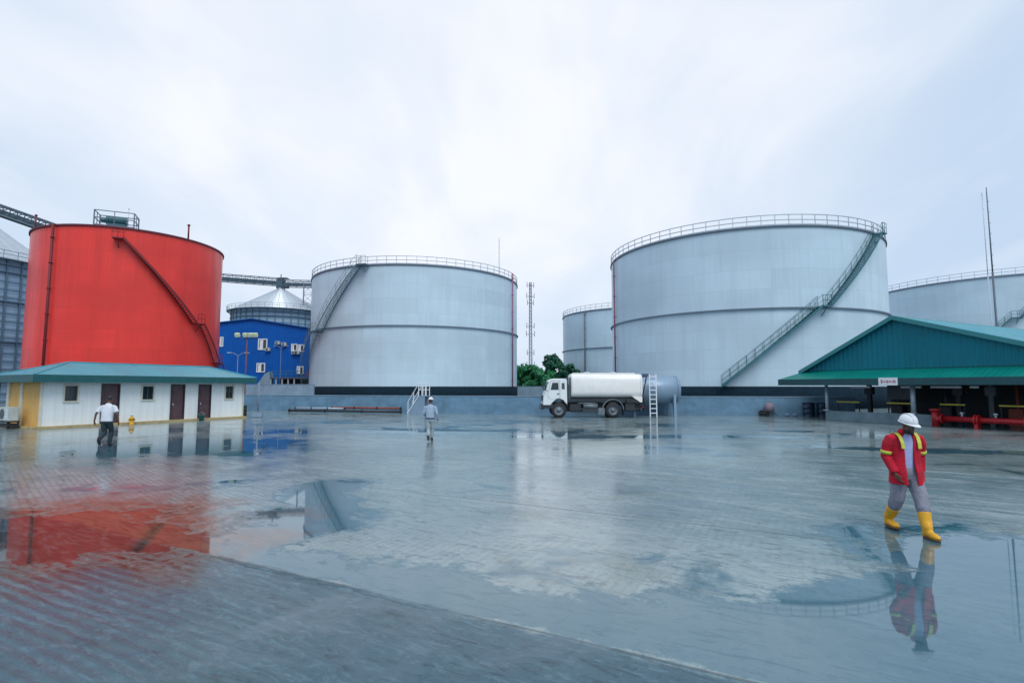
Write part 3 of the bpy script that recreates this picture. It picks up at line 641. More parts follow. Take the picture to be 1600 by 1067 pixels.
def lamp(x,y,z,label,kind):
    t=empty('light_pole',(x,y,0),0,label,'lamp post','lamp posts by the blue building')
    if kind=='flood':
        MB().cyl((0,0,0),(0,0,z),.06,8,.05).build('pole',M['rust'],t)
        MB().cyl((-1.0,0,z),(1.1,0,z),.05,6).build('crossarm',M['darkgrey'],t)
        for dx in (-.95,-.1,.45,.95): MB().box((dx,-.2,z+.35),(.5,.3,.42),bev=.04,rx=.4).build('floodlight',mat('flood_glass',(.62,.68,.45),.3),t)
    else:
        MB().cyl((0,0,0),(0,0,z),.04,8,.03).build('pole',M['mast'],t)
        for sx in (-1,1): a=MB().path([(0,0,z-.1),(sx*.45,0,z+.2),(sx*.8,0,z+.25)],.035,6).build('arm',M['mast'],t); MB().box((sx*.95,0,z+.24),(.5,.22,.1),bev=.03).build('lamp_head',M['galv'],a)
lamp(-29.6,58,5.6,'slender pale twin arm lamp post in front of the blue building','twin')
lamp(-28.2,57,7.3,'rusty floodlight pole with a row of lamps in front of the blue building','flood')
lamp(-36.6,85,8.4,'pale lamp post standing at the porch of the blue building','twin')

# ------------------------------------------------------------ trees
def tree(x,y,h,cr,leaf,label,seed,trunk=.4,ncl=26,leaves=150,base=.35):
    rd=random.Random(seed); t=empty('tree',(x,y,0),0,label,'tree','trees beyond the wall')
    mb=MB(); mb.cyl((0,0,0),(.2,0,h*.45),trunk*.5,8,trunk*.32); tips=[]
    for k in range(7):
        a=rd.random()*2*pi; e=Vector((cr*.6*math.cos(a),cr*.6*math.sin(a),h*(.55+.35*rd.random()))); s=Vector((.2,0,h*(.25+.2*rd.random())))
        mb.cyl(s,(s+e)/2+Vector((0,0,.3)),trunk*.16,6,trunk*.1); mb.cyl((s+e)/2+Vector((0,0,.3)),e,trunk*.1,5,trunk*.04)
    mb.build('trunk',M['bark'],t)
    cb=MB()
    for k in range(ncl):
        a=rd.random()*2*pi; rr=cr*math.sqrt(rd.random())*.85; zz=h*(base+(1-base)*rd.random()**.8); 
        sh=1-abs((zz/h-.62)/.6)**2; c=Vector((rr*sh*math.cos(a),rr*sh*math.sin(a),zz)); r=cr*(.20+.16*rd.random())
        for q in range(leaves):
            v=Vector((rd.gauss(0,1),rd.gauss(0,1),rd.gauss(0,.8))); v=v.normalized()*r*(rd.random()**.4); p=c+v; s=.16+.2*rd.random()
            n=(v.normalized()+Vector((rd.gauss(0,.7),rd.gauss(0,.7),rd.gauss(0,.7)+.5))).normalized(); u=n.orthogonal().normalized(); w_=n.cross(u)
            i=cb.vs([p+u*s,p+w_*s*.6,p-u*s,p-w_*s*.6]); cb.face([i,i+1,i+2,i+3])
    cb.build('crown',M[leaf],t)
tree(1.8,112,6.3,3.0,'leafa','low rounded green tree at the edge of the middle silver tank',1,base=.25)
tree(4.4,110,6.2,2.8,'leafa','bright green bushy tree below the lattice mast',2,base=.2)
tree(8.2,106,8.0,2.5,'leafb','taller dark green tree with a flat layered crown above the truck cab',3,.5,30,base=.42)
tree(6.4,104,5.0,2.4,'leafa','low light green bush tree just left of the tall dark tree',4,base=.15)
tree(10.6,103,6.0,2.3,'leafb','dark bushy tree between the tall dark tree and the distant silver tank',5,base=.1)
tree(-.8,118,6.0,2.6,'leafb','dark tree mostly hidden behind the right edge of the middle silver tank',6,base=.15)
tree(7.5,122,5.5,4.0,'leafb','shaded wide tree filling the gap behind the front trees',7,.4,34,base=.1)

# ------------------------------------------------------------ loading shed (green)
def shed():
    rz=math.atan2(-.891,.454); t=empty('loading_shed',(21,36,0),rz,'open sided green loading shed with teal gable on the right','building')
    a0,ap,a1=-1.47,4.39,13.4; ze,za=3.27,6.29; Lb=22
    g_=MB(); g_.prism([(a0,ze-.25),(a1,ze-.25),(a1,ze),(ap,za),(a0,ze)],0,.08,'y'); g_.build('gable_wall',M['teal'],t)
    rf=MB(); o=.3
    def slope(x0,z0,x1,z1):
        m=(z1-z0)/(x1-x0)
        for dz in (.03,.11):
            P=[(x0,-o,z0+dz),(x1,-o,z1+dz),(x1,Lb,z1+dz),(x0,Lb,z0+dz)]; i=rf.vs(P); rf.face(range(i,i+4),False,[(p[1],p[0]) for p in P])
        P=[(x0,-o,z0+.03),(x1,-o,z1+.03),(x1,-o,z1+.11),(x0,-o,z0+.11)]; i=rf.vs(P); rf.face(range(i,i+4),False,[(0,0)]*4)
    slope(a0-.25,ze-.13,ap,za); slope(ap,za,a1+.3,ze-.10)
    r=rf.build('roof',M['roofteal'],t)
    v=MB(); 
    for (x0,z0,x1,z1) in ((a0-.28,ze-.14,ap,za),(ap,za,a1+.3,ze-.10)):
        v.prism([(x0,z0-.10),(x1,z1-.10),(x1,z1+.16),(x0,z0+.16)],-o-.05,-o-.01,'y')
    v.prism([(ap-.15,za+.06),(ap+.15,za+.06),(ap,za+.16)],-o,Lb,'y')
    v.build('verge_trim',mat('verge_green',(.02,.20,.22),.4),r)
    # skirt lean-to round the front and left side
    e=1.5; b0,b1=a0-1.0,a1+1.0; zs,zt,zb=ze-.02,2.69,2.29
    sk=MB()
    for f,uv in ((((a0,-.005,zs),(a1,-.005,zs),(b1,-e,zt),(b0,-e,zt)),0),(((a0,-.005,zs),(b0,-e,zt),(b0,Lb,zt),(a0,Lb,zs)),1)):
        i=sk.vs(f); sk.face(range(i,i+4),False,[(p[0],p[1]) if uv==0 else (p[1],p[0]) for p in f])
    s=sk.build('skirt_roof',M['skirt'],t)
    fb=MB(); zc=(zt+zb)/2; fb.box(((b0+b1)/2,-e-.02,zc),(b1-b0,.05,zt-zb)); fb.box((b0-.02,(Lb-e)/2,zc),(.05,Lb+e-.06,zt-zb)); fb.box(((b0+b1)/2,-.75,zb+.02),(b1-b0-.1,1.42,.03))
    fb.box(((b0+a0)/2+.02,Lb/2,zb+.025),(1.0,Lb-.1,.03))
    fb.build('fascia',mat('shed_fascia',(.004,.055,.07),.5,var=.2),s)
    for k,x_ in enumerate((0,5.15,10.3)):
        mb=MB(); z0=.62 if k<2 else 0
        mb.cyl((x_,-.05,z0+.06),(x_,-.05,zb),.10 if k==0 else .13,12); mb.box((x_,-.05,z0+.03),(.34,.34,.06)); mb.build('column',M['galv'],t)
    mb=MB(); mb.box((3.1,0,.31),(6.4,.25,.62),bev=.01); mb.build('kerb_wall',M['paleconc'],t)
    # dark loading bays
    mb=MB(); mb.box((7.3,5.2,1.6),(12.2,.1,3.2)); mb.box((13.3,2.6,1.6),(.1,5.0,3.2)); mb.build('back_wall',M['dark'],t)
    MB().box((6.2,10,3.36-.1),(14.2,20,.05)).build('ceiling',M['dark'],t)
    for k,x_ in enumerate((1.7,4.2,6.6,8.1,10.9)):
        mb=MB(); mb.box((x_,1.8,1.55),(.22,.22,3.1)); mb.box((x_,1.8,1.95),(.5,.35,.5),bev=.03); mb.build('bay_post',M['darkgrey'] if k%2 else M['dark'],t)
    pm=MB(); pm.box((3.3,2.2,1.9),(1.3,.3,1.0)); pm.build('meter_cabinet',M['darkgrey'],t)
    for x_ in (3.0,5.6,8.9,11.6):
        mb=MB(); mb.path([(x_,2.6,0),(x_,2.6,2.6),(x_+.9,2.4,2.75),(x_+1.3,2.0,1.7)],.08,8); mb.box((x_,2.6,.5),(.7,.6,1.0),bev=.05); mb.build('loading_arm',M['rust'] if x_>8 else M['darksteel'],t)
    for a,b in ((.0,1.5),(3.15,4.55),(6.0,7.2),(8.7,10.1)):
        mb=MB(); mb.box(((a+b)/2,1.0,1.19),(b-a,.05,.075)); ro=mb.build('safety_rail',M['yel'],t)
        for q in (a+.06,b-.06): MB().box((q,1.05,.57),(.05,.05,1.13)).build('rail_leg',M['dark'],ro)
    for a,b,c_ in ((.9,2.1,.0),(3.9,5.0,.0),(5.5,7.0,.0),(7.4,7.8,.0),(10.3,11.3,-.3)):
        MB().box(((a+b)/2,1.2,2.17+c_),(b-a,.10,.12)).build('overhead_bar',M['white'],t)  # white bars set high across the bays
    # small sign on the fascia, its red lettering too worn to read
    sg=MB().box((4.65,-e-.065,2.50),(1.02,.03,.44)).build('sign_board',M['white'],t)
    mk=MB(); rd=random.Random(4); x_=4.28
    mk.box((4.32,-e-.083,2.50),(.09,.006,.22))
    while x_<4.95:
        w_=.03+.04*rd.random(); mk.box((x_+.14,-e-.083,2.49),(w_,.006,.10+.08*rd.random())); x_+=w_+.03
    mk.build('worn_lettering',mat('faded_red',(.45,.16,.20),.6),sg)
    T=Matrix.Translation((21,36,0))@Matrix.Rotation(rz,4,'Z')
    # fire main
    p=T@Vector((6.35,-.35,0)); f=empty('fire_main',p,rz,'thick red pipe on low flanged supports in front of the green shed','pipe')
    MB().cyl((.05,0,.45),(7.0,0,.45),.15,18).build('pipe',M['pipered'],f)
    MB().cyl((0,0,.0),(0,0,.86),.17,16).cyl((0,0,.86),(0,0,.98),.26,16).cyl((0,0,.38),(.3,0,.45),.2,14).cyl((.3,0,.45),(.38,0,.45),.27,16).build('riser',M['pipered'],f)
    for x_ in (1.85,3.9,5.9):
        m_=MB(); m_.cyl((x_-.05,0,.45),(x_+.05,0,.45),.29,18); m_.cyl((x_+.08,0,.45),(x_+.16,0,.45),.27,18); m_.box((x_+.05,0,.14),(.16,.34,.28)); m_.build('flange',mat('flange_red',(.50,.015,.02),.4),f)
    for x_ in (1.25,2.7): MB().cyl((x_,0,.6),(x_,0,.74),.05,8).lathe([(.10,.74),(.10,.80),(.04,.84)],12,(x_,0,0)).build('valve_cap',M['galv'],f)
shed()
def drums_right():
    # items by the bund wall, right of the silver vessel
    drum((21.7,39.6),M['drumblue'],'left one of the two dark blue drums beside the green shed column',.42,1.05)
    drum((22.55,39.3),M['drumblue'],'right one of the two dark blue drums beside the green shed column',.40,1.05)
    t=empty('cement_mixer',(19.3,40.6,0),.3,'small faded cement mixer against the bund wall, left of the dark blue drums','mixer')
    MB().lathe([(.16,0),(.33,.16),(.36,.42),(.22,.75),(.19,.75),(.32,.42)],18,(0,0,.25)).build('mixing_drum',M['drumpink'],t)
    m=MB(); m.cyl((-.5,-.3,.22),(-.5,-.22,.22),.22,16); m.cyl((-.5,.25,.22),(-.5,.33,.22),.22,16); m.build('wheel',M['black'],t)
    m=MB(); m.cyl((-.5,-.25,.22),(-.5,.3,.22),.03,6); m.cyl((-.5,0,.22),(.45,0,.28),.04,6); m.cyl((.45,-.25,0),(.45,0,.28),.03,6); m.cyl((.45,.25,0),(.45,0,.28),.03,6); m.build('frame',M['darkgrey'],t)
    for k,(x,y) in enumerate(((20.4,40.2),(20.95,40.1))):
        t=empty('rubble_stone',(x,y,0),k,('left' if k==0 else 'right')+' of the two pale stones between the cement mixer and blue drums','stone')
        m=MB(); m.lathe([(.12,0),(.17,.07),(.14,.17),(.05,.22)],7); m.build('stone_body',M['lightconc'],t)
drums_right()

# ------------------------------------------------------------ horizontal vessel + ladder + truck
def vessel():
    t=empty('horizontal_tank',(8.6,40.75,0),0,'blue grey horizontal cylinder tank on legs behind the rear of the truck','tank')
    r=1.02; z=1.98; L=3.75
    def ring(x,q): return [(x,q*r*math.cos(a),z+q*r*math.sin(a)) for a in [2*pi*k/40 for k in range(40)]]
    MB().rings([ring(-.28,.05),ring(-.25,.5),ring(-.15,.82),ring(0,1),ring(L,1),ring(L+.15,.84),ring(L+.26,.5),ring(L+.3,.05)]).build('vessel_shell',M['tankblue'],t)
    b=MB()
    for x in (.05,L-.05): 
        rr=[[(x-.04,q*r*math.cos(a),z+q*r*math.sin(a)) for a in [2*pi*k/40 for k in range(40)]] for q in (1.0,)]
        b.rings([[(x+dx,q*r*math.cos(a),z+q*r*math.sin(a)) for a in [2*pi*k/40 for k in range(40)]] for dx,q in ((-.05,1.0),(-.05,1.03),(.05,1.03),(.05,1.0))],False)
    b.build('hoop',M['tankblue'],t)
    for x in (.4,L-.35): MB().prism([(-1.0,0),(-.86,0),(-.55,.96),(.55,.96),(.86,0),(1.0,0),(.95,1.75),(.7,1.25),(.3,1.02),(-.3,1.02),(-.7,1.25),(-.95,1.75)],x-.09,x+.09,'x').build('saddle',M['tankblue'],t)
    MB().lathe([(.25,2.9),(.25,3.15),(.3,3.16),(.3,3.2),(.1,3.22)],16,(1.5,0,0)).build('manhole',M['tankblue'],t)
vessel()
def ladder():
    t=empty('ladder',(10.2,39.05,0),0,'white upright ladder standing between the truck and the blue grey horizontal tank','ladder')
    for x in (-.24,.24): MB().cyl((x,0,0),(x+.1,.42,3.12),.042,6).build('rail',M['white'],t)
    for k in range(9):
        z=.3+.33*k; f=z/3.12; MB().box((.1*f,.42*f,z),(.46,.05,.065)).build('rung',M['white'],t)
ladder()
def truck():
    t=empty('tanker_truck',(2.2,38.4,0),0,'white tanker truck facing left, parked in front of the bund wall','truck')
    W=2.4
    # cab side profile (x,z) with front at x=0
    prof=[(.02,.88),(0,1.0),(.03,1.45),(.20,1.88),(.40,2.60),(.52,2.72),(.75,2.77),(1.45,2.77),(1.66,2.74),(1.72,2.62),(1.74,1.0),(1.72,.95),(1.62,.95),(1.50,1.24),(1.20,1.36),(.92,1.30),(.72,1.12),(.62,.88)]
    cb=MB(); n=len(prof); cz=1.9; cx=.9
    secs=[]
    for y,sh in ((0,.06),(.05,.015),(.1,0),(W-.1,0),(W-.05,.015),(W,.06)):
        secs.append([(x+(cx-x)*sh*.6,y,z+(cz-z)*sh*.6) for x,z in prof])
    idx=[cb.vs(s_) for s_ in secs]
    for a,b in zip(idx,idx[1:]):
        for k in range(n): cb.face([a+k,a+(k+1)%n,b+(k+1)%n,b+k])
    cb.face([idx[0]+k for k in range(n)]); cb.face([idx[-1]+k for k in range(n)][::-1])
    cab=cb.build('cab',M['cabwhite'],t)
    ws=MB()
    def fp(z,o): 
        f=(z-1.88)/(2.60-1.88); return .20+.20*f-o
    ws.rings([[(fp(1.93,.02),.16,1.93),(fp(1.93,.02),W-.16,1.93),(fp(1.93,-.01),W-.16,1.93),(fp(1.93,-.01),.16,1.93)],[(fp(2.55,.02),.2,2.55),(fp(2.55,.02),W-.2,2.55),(fp(2.55,-.01),W-.2,2.55),(fp(2.55,-.01),.2,2.55)]],True,False)
    ws.build('windscreen',M['glass'],cab)
    for y,s_ in ((-.005,-1),(W+.005,1)):
        d_=MB(); d_.prism([(.50,1.30),(.34,1.62),(.38,1.92),(.56,2.58),(1.18,2.58),(1.20,1.40),(.95,1.38)],y+s_*.001-.012,y+s_*.001+.012,'y'); do=d_.build('door',M['cabwhite'],cab)
        w_=MB(); w_.prism([(.54,1.98),(.68,2.48),(1.10,2.48),(1.12,1.98)],y+s_*.02-.008,y+s_*.02+.008,'y'); w_.build('side_window',M['glass'],do)
        h=MB().box((1.08,y+s_*.04,1.70),(.16,.03,.05)); h.build('handle',M['black'],do)
        fr=MB()
        for a,b in (((.50,1.30),(.34,1.62)),((.34,1.62),(.56,2.58)),((1.21,1.38),(1.19,2.60)),((.56,2.59),(1.19,2.59))): fr.cyl((a[0],y+s_*.012,a[1]),(b[0],y+s_*.012,b[1]),.010,4)
        fr.build('door_seal',M['darkgrey'],do)
        qw=MB().prism([(1.34,2.02),(1.34,2.46),(1.54,2.46),(1.56,2.02)],y+s_*.0-.008,y+s_*.0+.008,'y').build('rear_quarter_window',M['darkgrey'],cab)
        mr=MB(); mr.path([(.42,y,2.5),(.16,y+s_*.22,2.42),(.18,y+s_*.22,1.95),(.32,y,1.9)],.018,5); mo=mr.build('mirror_arm',M['black'],cab); MB().box((.15,y+s_*.24,2.2),(.06,.2,.38),bev=.02).build('mirror',M['black'],mo)
    MB().box((-.02,W/2,.76),(.26,W-.02,.34),bev=.04).box((.40,.03,.78),(.62,.05,.24),bev=.01).build('bumper',M['darksteel'],t)
    for y in (.32,W-.32): MB().box((-.155,y,.78),(.03,.34,.16),bev=.01).build('headlight',M['chrome'],t)
    MB().box((-.005,W/2,1.38),(.03,1.5,.42)).box((-.02,W/2,1.30),(.03,1.4,.03)).box((-.02,W/2,1.45),(.03,1.4,.03)).build('grille',M['darksteel'],cab)
    ch=MB()
    for y in (.75,W-.75): ch.box((3.8,y,.95),(6.2,.12,.26))
    for x in (1.9,3.0,4.1,5.8,6.8): ch.box((x,W/2,.95),(.12,1.1,.2))
    ch.box((4.5,W/2,1.22),(5.0,1.9,.34)); ch.build('chassis',M['darksteel'],t)
    MB().box((1.92,W/2,1.7),(.22,1.9,1.3),bev=.04).cyl((1.95,.35,1.2),(1.95,.35,2.85),.1,10).build('air_intake',M['darkgrey'],t)
    # tank body: rounded box section
    def sec(x,s_=1.0,zb=1.40):
        zt=3.10; cz=(zt+zb)/2; hz=(zt-zb)/2*s_; hy=1.22*s_; pts=[]
        for k in range(40):
            a=2*pi*k/40; c_,q=math.cos(a),math.sin(a); e=.45
            pts.append((x,W/2+math.copysign(abs(c_)**e,c_)*hy,cz+math.copysign(abs(q)**e,q)*hz))
        return pts
    tb=MB(); tb.rings([sec(2.02,.90),sec(2.04,.97),sec(2.10,1),sec(7.0,1),sec(7.08,.985),sec(7.10,.94)])
    to=tb.build('tank_body',M['truckwhite'],t)
    MB().prism([(6.35,1.50),(7.06,1.50),(7.06,1.10),(6.92,1.10)],.02,W-.02,'y').build('rear_skirt',M['truckwhite'],to)
    s_=MB()
    for x in (2.12,6.96): s_.rings([[(x+dx,(p[1]-W/2)*q+W/2,(p[2]-2.25)*q+2.25) for p in sec(x)] for dx,q in ((-.03,1.0),(-.03,1.018),(.03,1.018),(.03,1.0))],False)
    s_.build('tank_band',M['truckwhite'],to)
    MB().box((4.5,W/2,3.15),(4.6,.5,.08),bev=.02).build('top_walkway',M['truckwhite'],to)
    for x in (3.3,5.2): MB().lathe([(.24,3.18),(.24,3.25),(.1,3.28)],16,(x,W/2,0)).build('hatch',M['galv'],to)
    def wheel(x,y,s_,dual=False):
        r=.54; w_=MB(); wd=.28 if not dual else .56
        prof=[(r*.62,0),(r*.90,0),(r,.04),(r,wd-.04),(r*.9,wd),(r*.62,wd)]
        n=32; rg=[[(x+q*math.cos(2*pi*k/n),y+s_*p,r+q*math.sin(2*pi*k/n)) for k in range(n)] for q,p in prof]
        w_.rings(rg,False)
        wo=w_.build('wheel',M['black'],t)
        rm=MB(); rp=[(r*.62,.02),(r*.58,.05),(r*.50,.10),(r*.30,.07 if not dual else .16),(r*.22,.02),(r*.16,-.03),(.01,-.04)]
        rm.rings([[(x+q*math.cos(2*pi*k/n),y+s_*p,r+q*math.sin(2*pi*k/n)) for k in range(n)] for q,p in rp],False)
        ro=rm.build('rim',M['rimsteel'],wo)
    for x,du in ((1.13,False),(4.98,True)): wheel(x,.02,1,du); wheel(x,W-.02,-1,du)
    for y0 in (-.01,W-.6):
        m_=MB(); n=20; rg=[]
        for k in range(n+1):
            a=R_(2)+(pi-R_(4))*k/n; c_,q=math.cos(a),math.sin(a); x,z=4.98,.56
            rg.append([(x+.72*c_,y0,z+.72*q),(x+.77*c_,y0,z+.77*q),(x+.77*c_,y0+.6,z+.77*q),(x+.72*c_,y0+.6,z+.72*q)])
        m_.rings(rg,True,False); m_.build('mudguard',M['rimsteel'],t)
    for y0 in (-.012,W-.3):
        m_=MB(); n=14; rg=[]
        for k in range(n+1):
            a=R_(20)+(pi-R_(30))*k/n; c_,q=math.cos(a),math.sin(a); x,z=1.13,.6
            rg.append([(x+.62*c_,y0,z+.62*q),(x+.68*c_,y0,z+.68*q),(x+.68*c_,y0+.32,z+.68*q),(x+.62*c_,y0+.32,z+.62*q)])
        m_.rings(rg,True,False); m_.build('wheel_arch',M['darksteel'],t)
    MB().cyl((2.05,.45,.78),(2.05,.45,.78+.001),.01,4).box((2.3,.30,.72),(.8,.45,.5),bev=.05).build('battery_box',M['darksteel'],t)
    MB().cyl((2.9,.35,.82),(3.9,.35,.82),.22,16).build('fuel_tank',M['rimsteel'],t)
    MB().cyl((2.5,.2,1.02),(3.8,.2,1.02),.06,8).box((3.4,.22,.5),(1.1,.12,.16)).build('side_pipe',M['rimsteel'],t)
    MB().box((6.2,.4,.75),(.7,.6,.55),bev=.04).cyl((5.95,.2,.5),(6.9,.2,.62),.07,8).build('valve_cabinet',M['darksteel'],t)
    MB().box((7.0,W/2,.62),(.12,2.2,.14)).build('rear_bumper',M['darkgrey'],t)
    g_=MB(); g_.box((3.0,.12,1.22),(2.4,.05,.18)); g_.box((3.0,.10,.62),(2.0,.04,.12)); g_.box((3.0,.10,.42),(2.0,.04,.10)); g_.build('side_guard',M['darksteel'],t)
    MB().box((6.5,.25,1.18),(1.1,.4,.30),bev=.03).box((6.6,1.2,.75),(.9,1.6,.6),bev=.04).build('pump_box',M['darksteel'],t)
    MB().box((3.1,1.2,.72),(3.0,1.3,.62),bev=.05).build('gearbox_housing',M['darksteel'],t)
    MB().box((5.72,.25,.42),(.03,.5,.5)).build('mud_flap',M['black'],t); MB().box((4.15,.2,.45),(.5,.3,.5),bev=.04).cyl((4.15,.04,.45),(4.15,.06,.45),.16,16).build('air_tank',M['rimsteel'],t)
    for y in (.25,W-.25): MB().box((7.08,y,.78),(.05,.4,.14),bev=.01).build('tail_light',M['drumred'],t)
    hs=MB(); pts=[(7.1,.5,1.6)]+[(7.28+.12*math.sin(k*.7),.5+.02*k,2.95-.2*k) for k in range(10)]; 
    hs.path([(7.05,.6,2.9),(7.5,.45,2.95),(7.38,.42,2.4),(7.22,.4,1.7),(7.26,.4,1.0),(7.5,.4,.75),(7.1,.45,.6)],.045,8); hs.path([(7.05,.8,1.3),(7.35,.7,1.2),(7.45,.6,.8),(7.2,.5,.5)],.05,8); hs.build('hose',M['black'],t)
truck()
# crossover stair over the bund wall
def stile():
    t=empty('crossover_stair',(-8.35,44.4,0),-.32,'small steel stair with white railings climbing over the long bund wall','stair')
    st=MB(); st.prism([(0,0),(.95,1.42),(1.5,1.42),(1.5,0)],-.35,-.31,'y'); st.prism([(0,0),(.95,1.42),(1.5,1.42),(1.5,0)],.31,.35,'y')
    st.box((1.25,0,1.44),(.62,.76,.05)); st.build('side_plate',M['tankblue'],t)
    tr=MB()
    for k in range(7): tr.box((.12+.13*k,0,.18+.19*k),(.2,.6,.03))
    tr.build('tread',M['galv'],t)
    r=MB()
    for y in (-.37,.37):
        r.path([(-.05,y,.05),(.95,y,1.46)],.04,6); r.path([(.0,y,1.0),(.95,y,2.45),(1.55,y,2.45)],.03,6); r.path([(0,y,.0),(0,y,1.0)],.03,6); r.path([(.5,y,.75),(.5,y,1.72)],.03,6)
        for x in (.95,1.25,1.55): r.path([(x,y,1.46),(x,y,2.45)],.035,6)
        r.path([(.95,y,1.95),(1.55,y,1.95)],.025,6)
    r.build('handrail',M['white'],t)
stile()
def pipe_on_ground(a,b,z,r,m,label):
    a=Vector((*a,z)); b=Vector((*b,z)); t=empty('steel_pipe',a,0,label,'pipe','pipes lying by the bund wall'); MB().cyl((0,0,0),b-a,r,12).build('tube',m,t)
    mb=MB(); d_=(b-a).normalized()
    for f in (.0,.33,.66,.995): mb.cyl((b-a)*f,(b-a)*f+d_*.09,r*1.35,12)
    mb.build('pipe_collar',M['black'],t)
pipe_on_ground((-19.2,46.6),(-9.1,44.3),.17,.11,M['darksteel'],'long black steel pipe lying along the foot of the bund wall')
pipe_on_ground((-15.4,46.2),(-9.2,44.65),.42,.09,M['rust'],'rusty red pipe resting on top behind the long black pipe by the bund wall')
pipe_on_ground((-18.8,46.9),(-14.2,45.85),.36,.07,M['galv'],'short pale pipe lying by the bund wall left of the rusty red pipe')

# ------------------------------------------------------------ people
M['skin']=mat('skin_brown',(.13,.060,.038),.5,var=.1,nscale=8)
def remesh(mb,name,m,parent,vox,sub=1):
    tmp=mb.build(name+'_tmp',m); md=tmp.modifiers.new('r','REMESH'); md.mode='VOXEL'; md.voxel_size=vox
    md2=tmp.modifiers.new('s','SMOOTH'); md2.iterations=4; md2.factor=.5
    dg=bpy.context.evaluated_depsgraph_get(); me=bpy.data.meshes.new_from_object(tmp.evaluated_get(dg)); me.name=name
    for p in me.polygons: p.use_smooth=True
    if not me.materials: me.materials.append(m if not isinstance(m,(list,tuple)) else m[0])
    bpy.data.objects.remove(tmp)
    o=bpy.data.objects.new(name,me); link(o,parent); return o
def limb(mb,pts,n=12):
    """pts: (x,y,z,rx,ry) rings kept roughly perpendicular to the path"""
    rg=[]; P=[Vector(p[:3]) for p in pts]
    for i,p in enumerate(pts):
        d_=(P[min(i+1,len(P)-1)]-P[max(i-1,0)]).normalized()
        rt=Vector((1,0,0)); rt=(rt-d_*rt.dot(d_)).normalized(); f=d_.cross(rt)
        rg.append([P[i]+rt*math.cos(2*pi*k/n)*p[3]+f*math.sin(2*pi*k/n)*p[4] for k in range(n)])
    mb.rings(rg)
def ellips(mb,c,r,rx=0,n=14,rz=0):
    T=Matrix.Translation(c)@Matrix.Rotation(rz,4,'Z')@Matrix.Rotation(rx,4,'X'); rg=[]
    for j in range(1,n): 
        th=pi*j/n; rg.append([T@Vector((r[0]*math.sin(th)*math.cos(2*pi*k/n),r[1]*math.sin(th)*math.sin(2*pi*k/n),-r[2]*math.cos(th))) for k in range(n)])
    mb.rings(rg)
def hand(mb,w,tip,side,inward):
    """palm from wrist w towards tip, four unequal curled fingers and a thumb"""
    w=Vector(w); tip=Vector(tip); d_=(tip-w).normalized(); fwd=Vector((0,1,0)); acr=(fwd-d_*fwd.dot(d_)).normalized(); cur=Vector(inward).normalized()
    T=w+d_*.09
    limb(mb,[(*w,.024,.030),(*(w+d_*.04),.017,.040),(*T,.016,.042)],10)
    for k,ln in enumerate((.070,.080,.074,.058)):
        b=T+acr*(.030-.020*k)-d_*.005; m1=b+d_*ln*.5+cur*.006; m2=m1+d_*ln*.30+cur*.016; e=m2+d_*ln*.15+cur*.020
        for p,q,r0,r1 in ((b,m1,.0095,.009),(m1,m2,.009,.0082),(m2,e,.0082,.007)): mb.cyl(p,q,r0,8,r1)
    b=w+d_*.03+acr*.032; m1=b+d_*.035+acr*.022+cur*.01; e=m1+d_*.032+acr*.004+cur*.012
    mb.cyl(b,m1,.012,8,.0105); mb.cyl(m1,e,.0105,8,.009)
def head(mb,c,tilt,yaw=0):
    T=Matrix.Translation(c)@Matrix.Rotation(yaw,4,'Z')@Matrix.Rotation(-tilt,4,'X')
    def E(p,r,n=14):
        rg=[]
        for j in range(1,n):
            th=pi*j/n; rg.append([T@(Vector(p)+Vector((r[0]*math.sin(th)*math.cos(2*pi*k/n),r[1]*math.sin(th)*math.sin(2*pi*k/n),-r[2]*math.cos(th)))) for k in range(n)])
        mb.rings(rg)
    E((0,-.01,.035),(.076,.095,.085)); E((0,.022,-.035),(.060,.068,.080)); E((0,.060,-.085),(.034,.030,.028))
    E((0,.093,-.015),(.014,.020,.026),8); E((0,.088,.018),(.045,.012,.010),8); E((0,.083,-.055),(.026,.014,.010),8)
    for s_ in (-1,1): E((s_*.078,-.005,-.005),(.012,.024,.034),8)
    return T
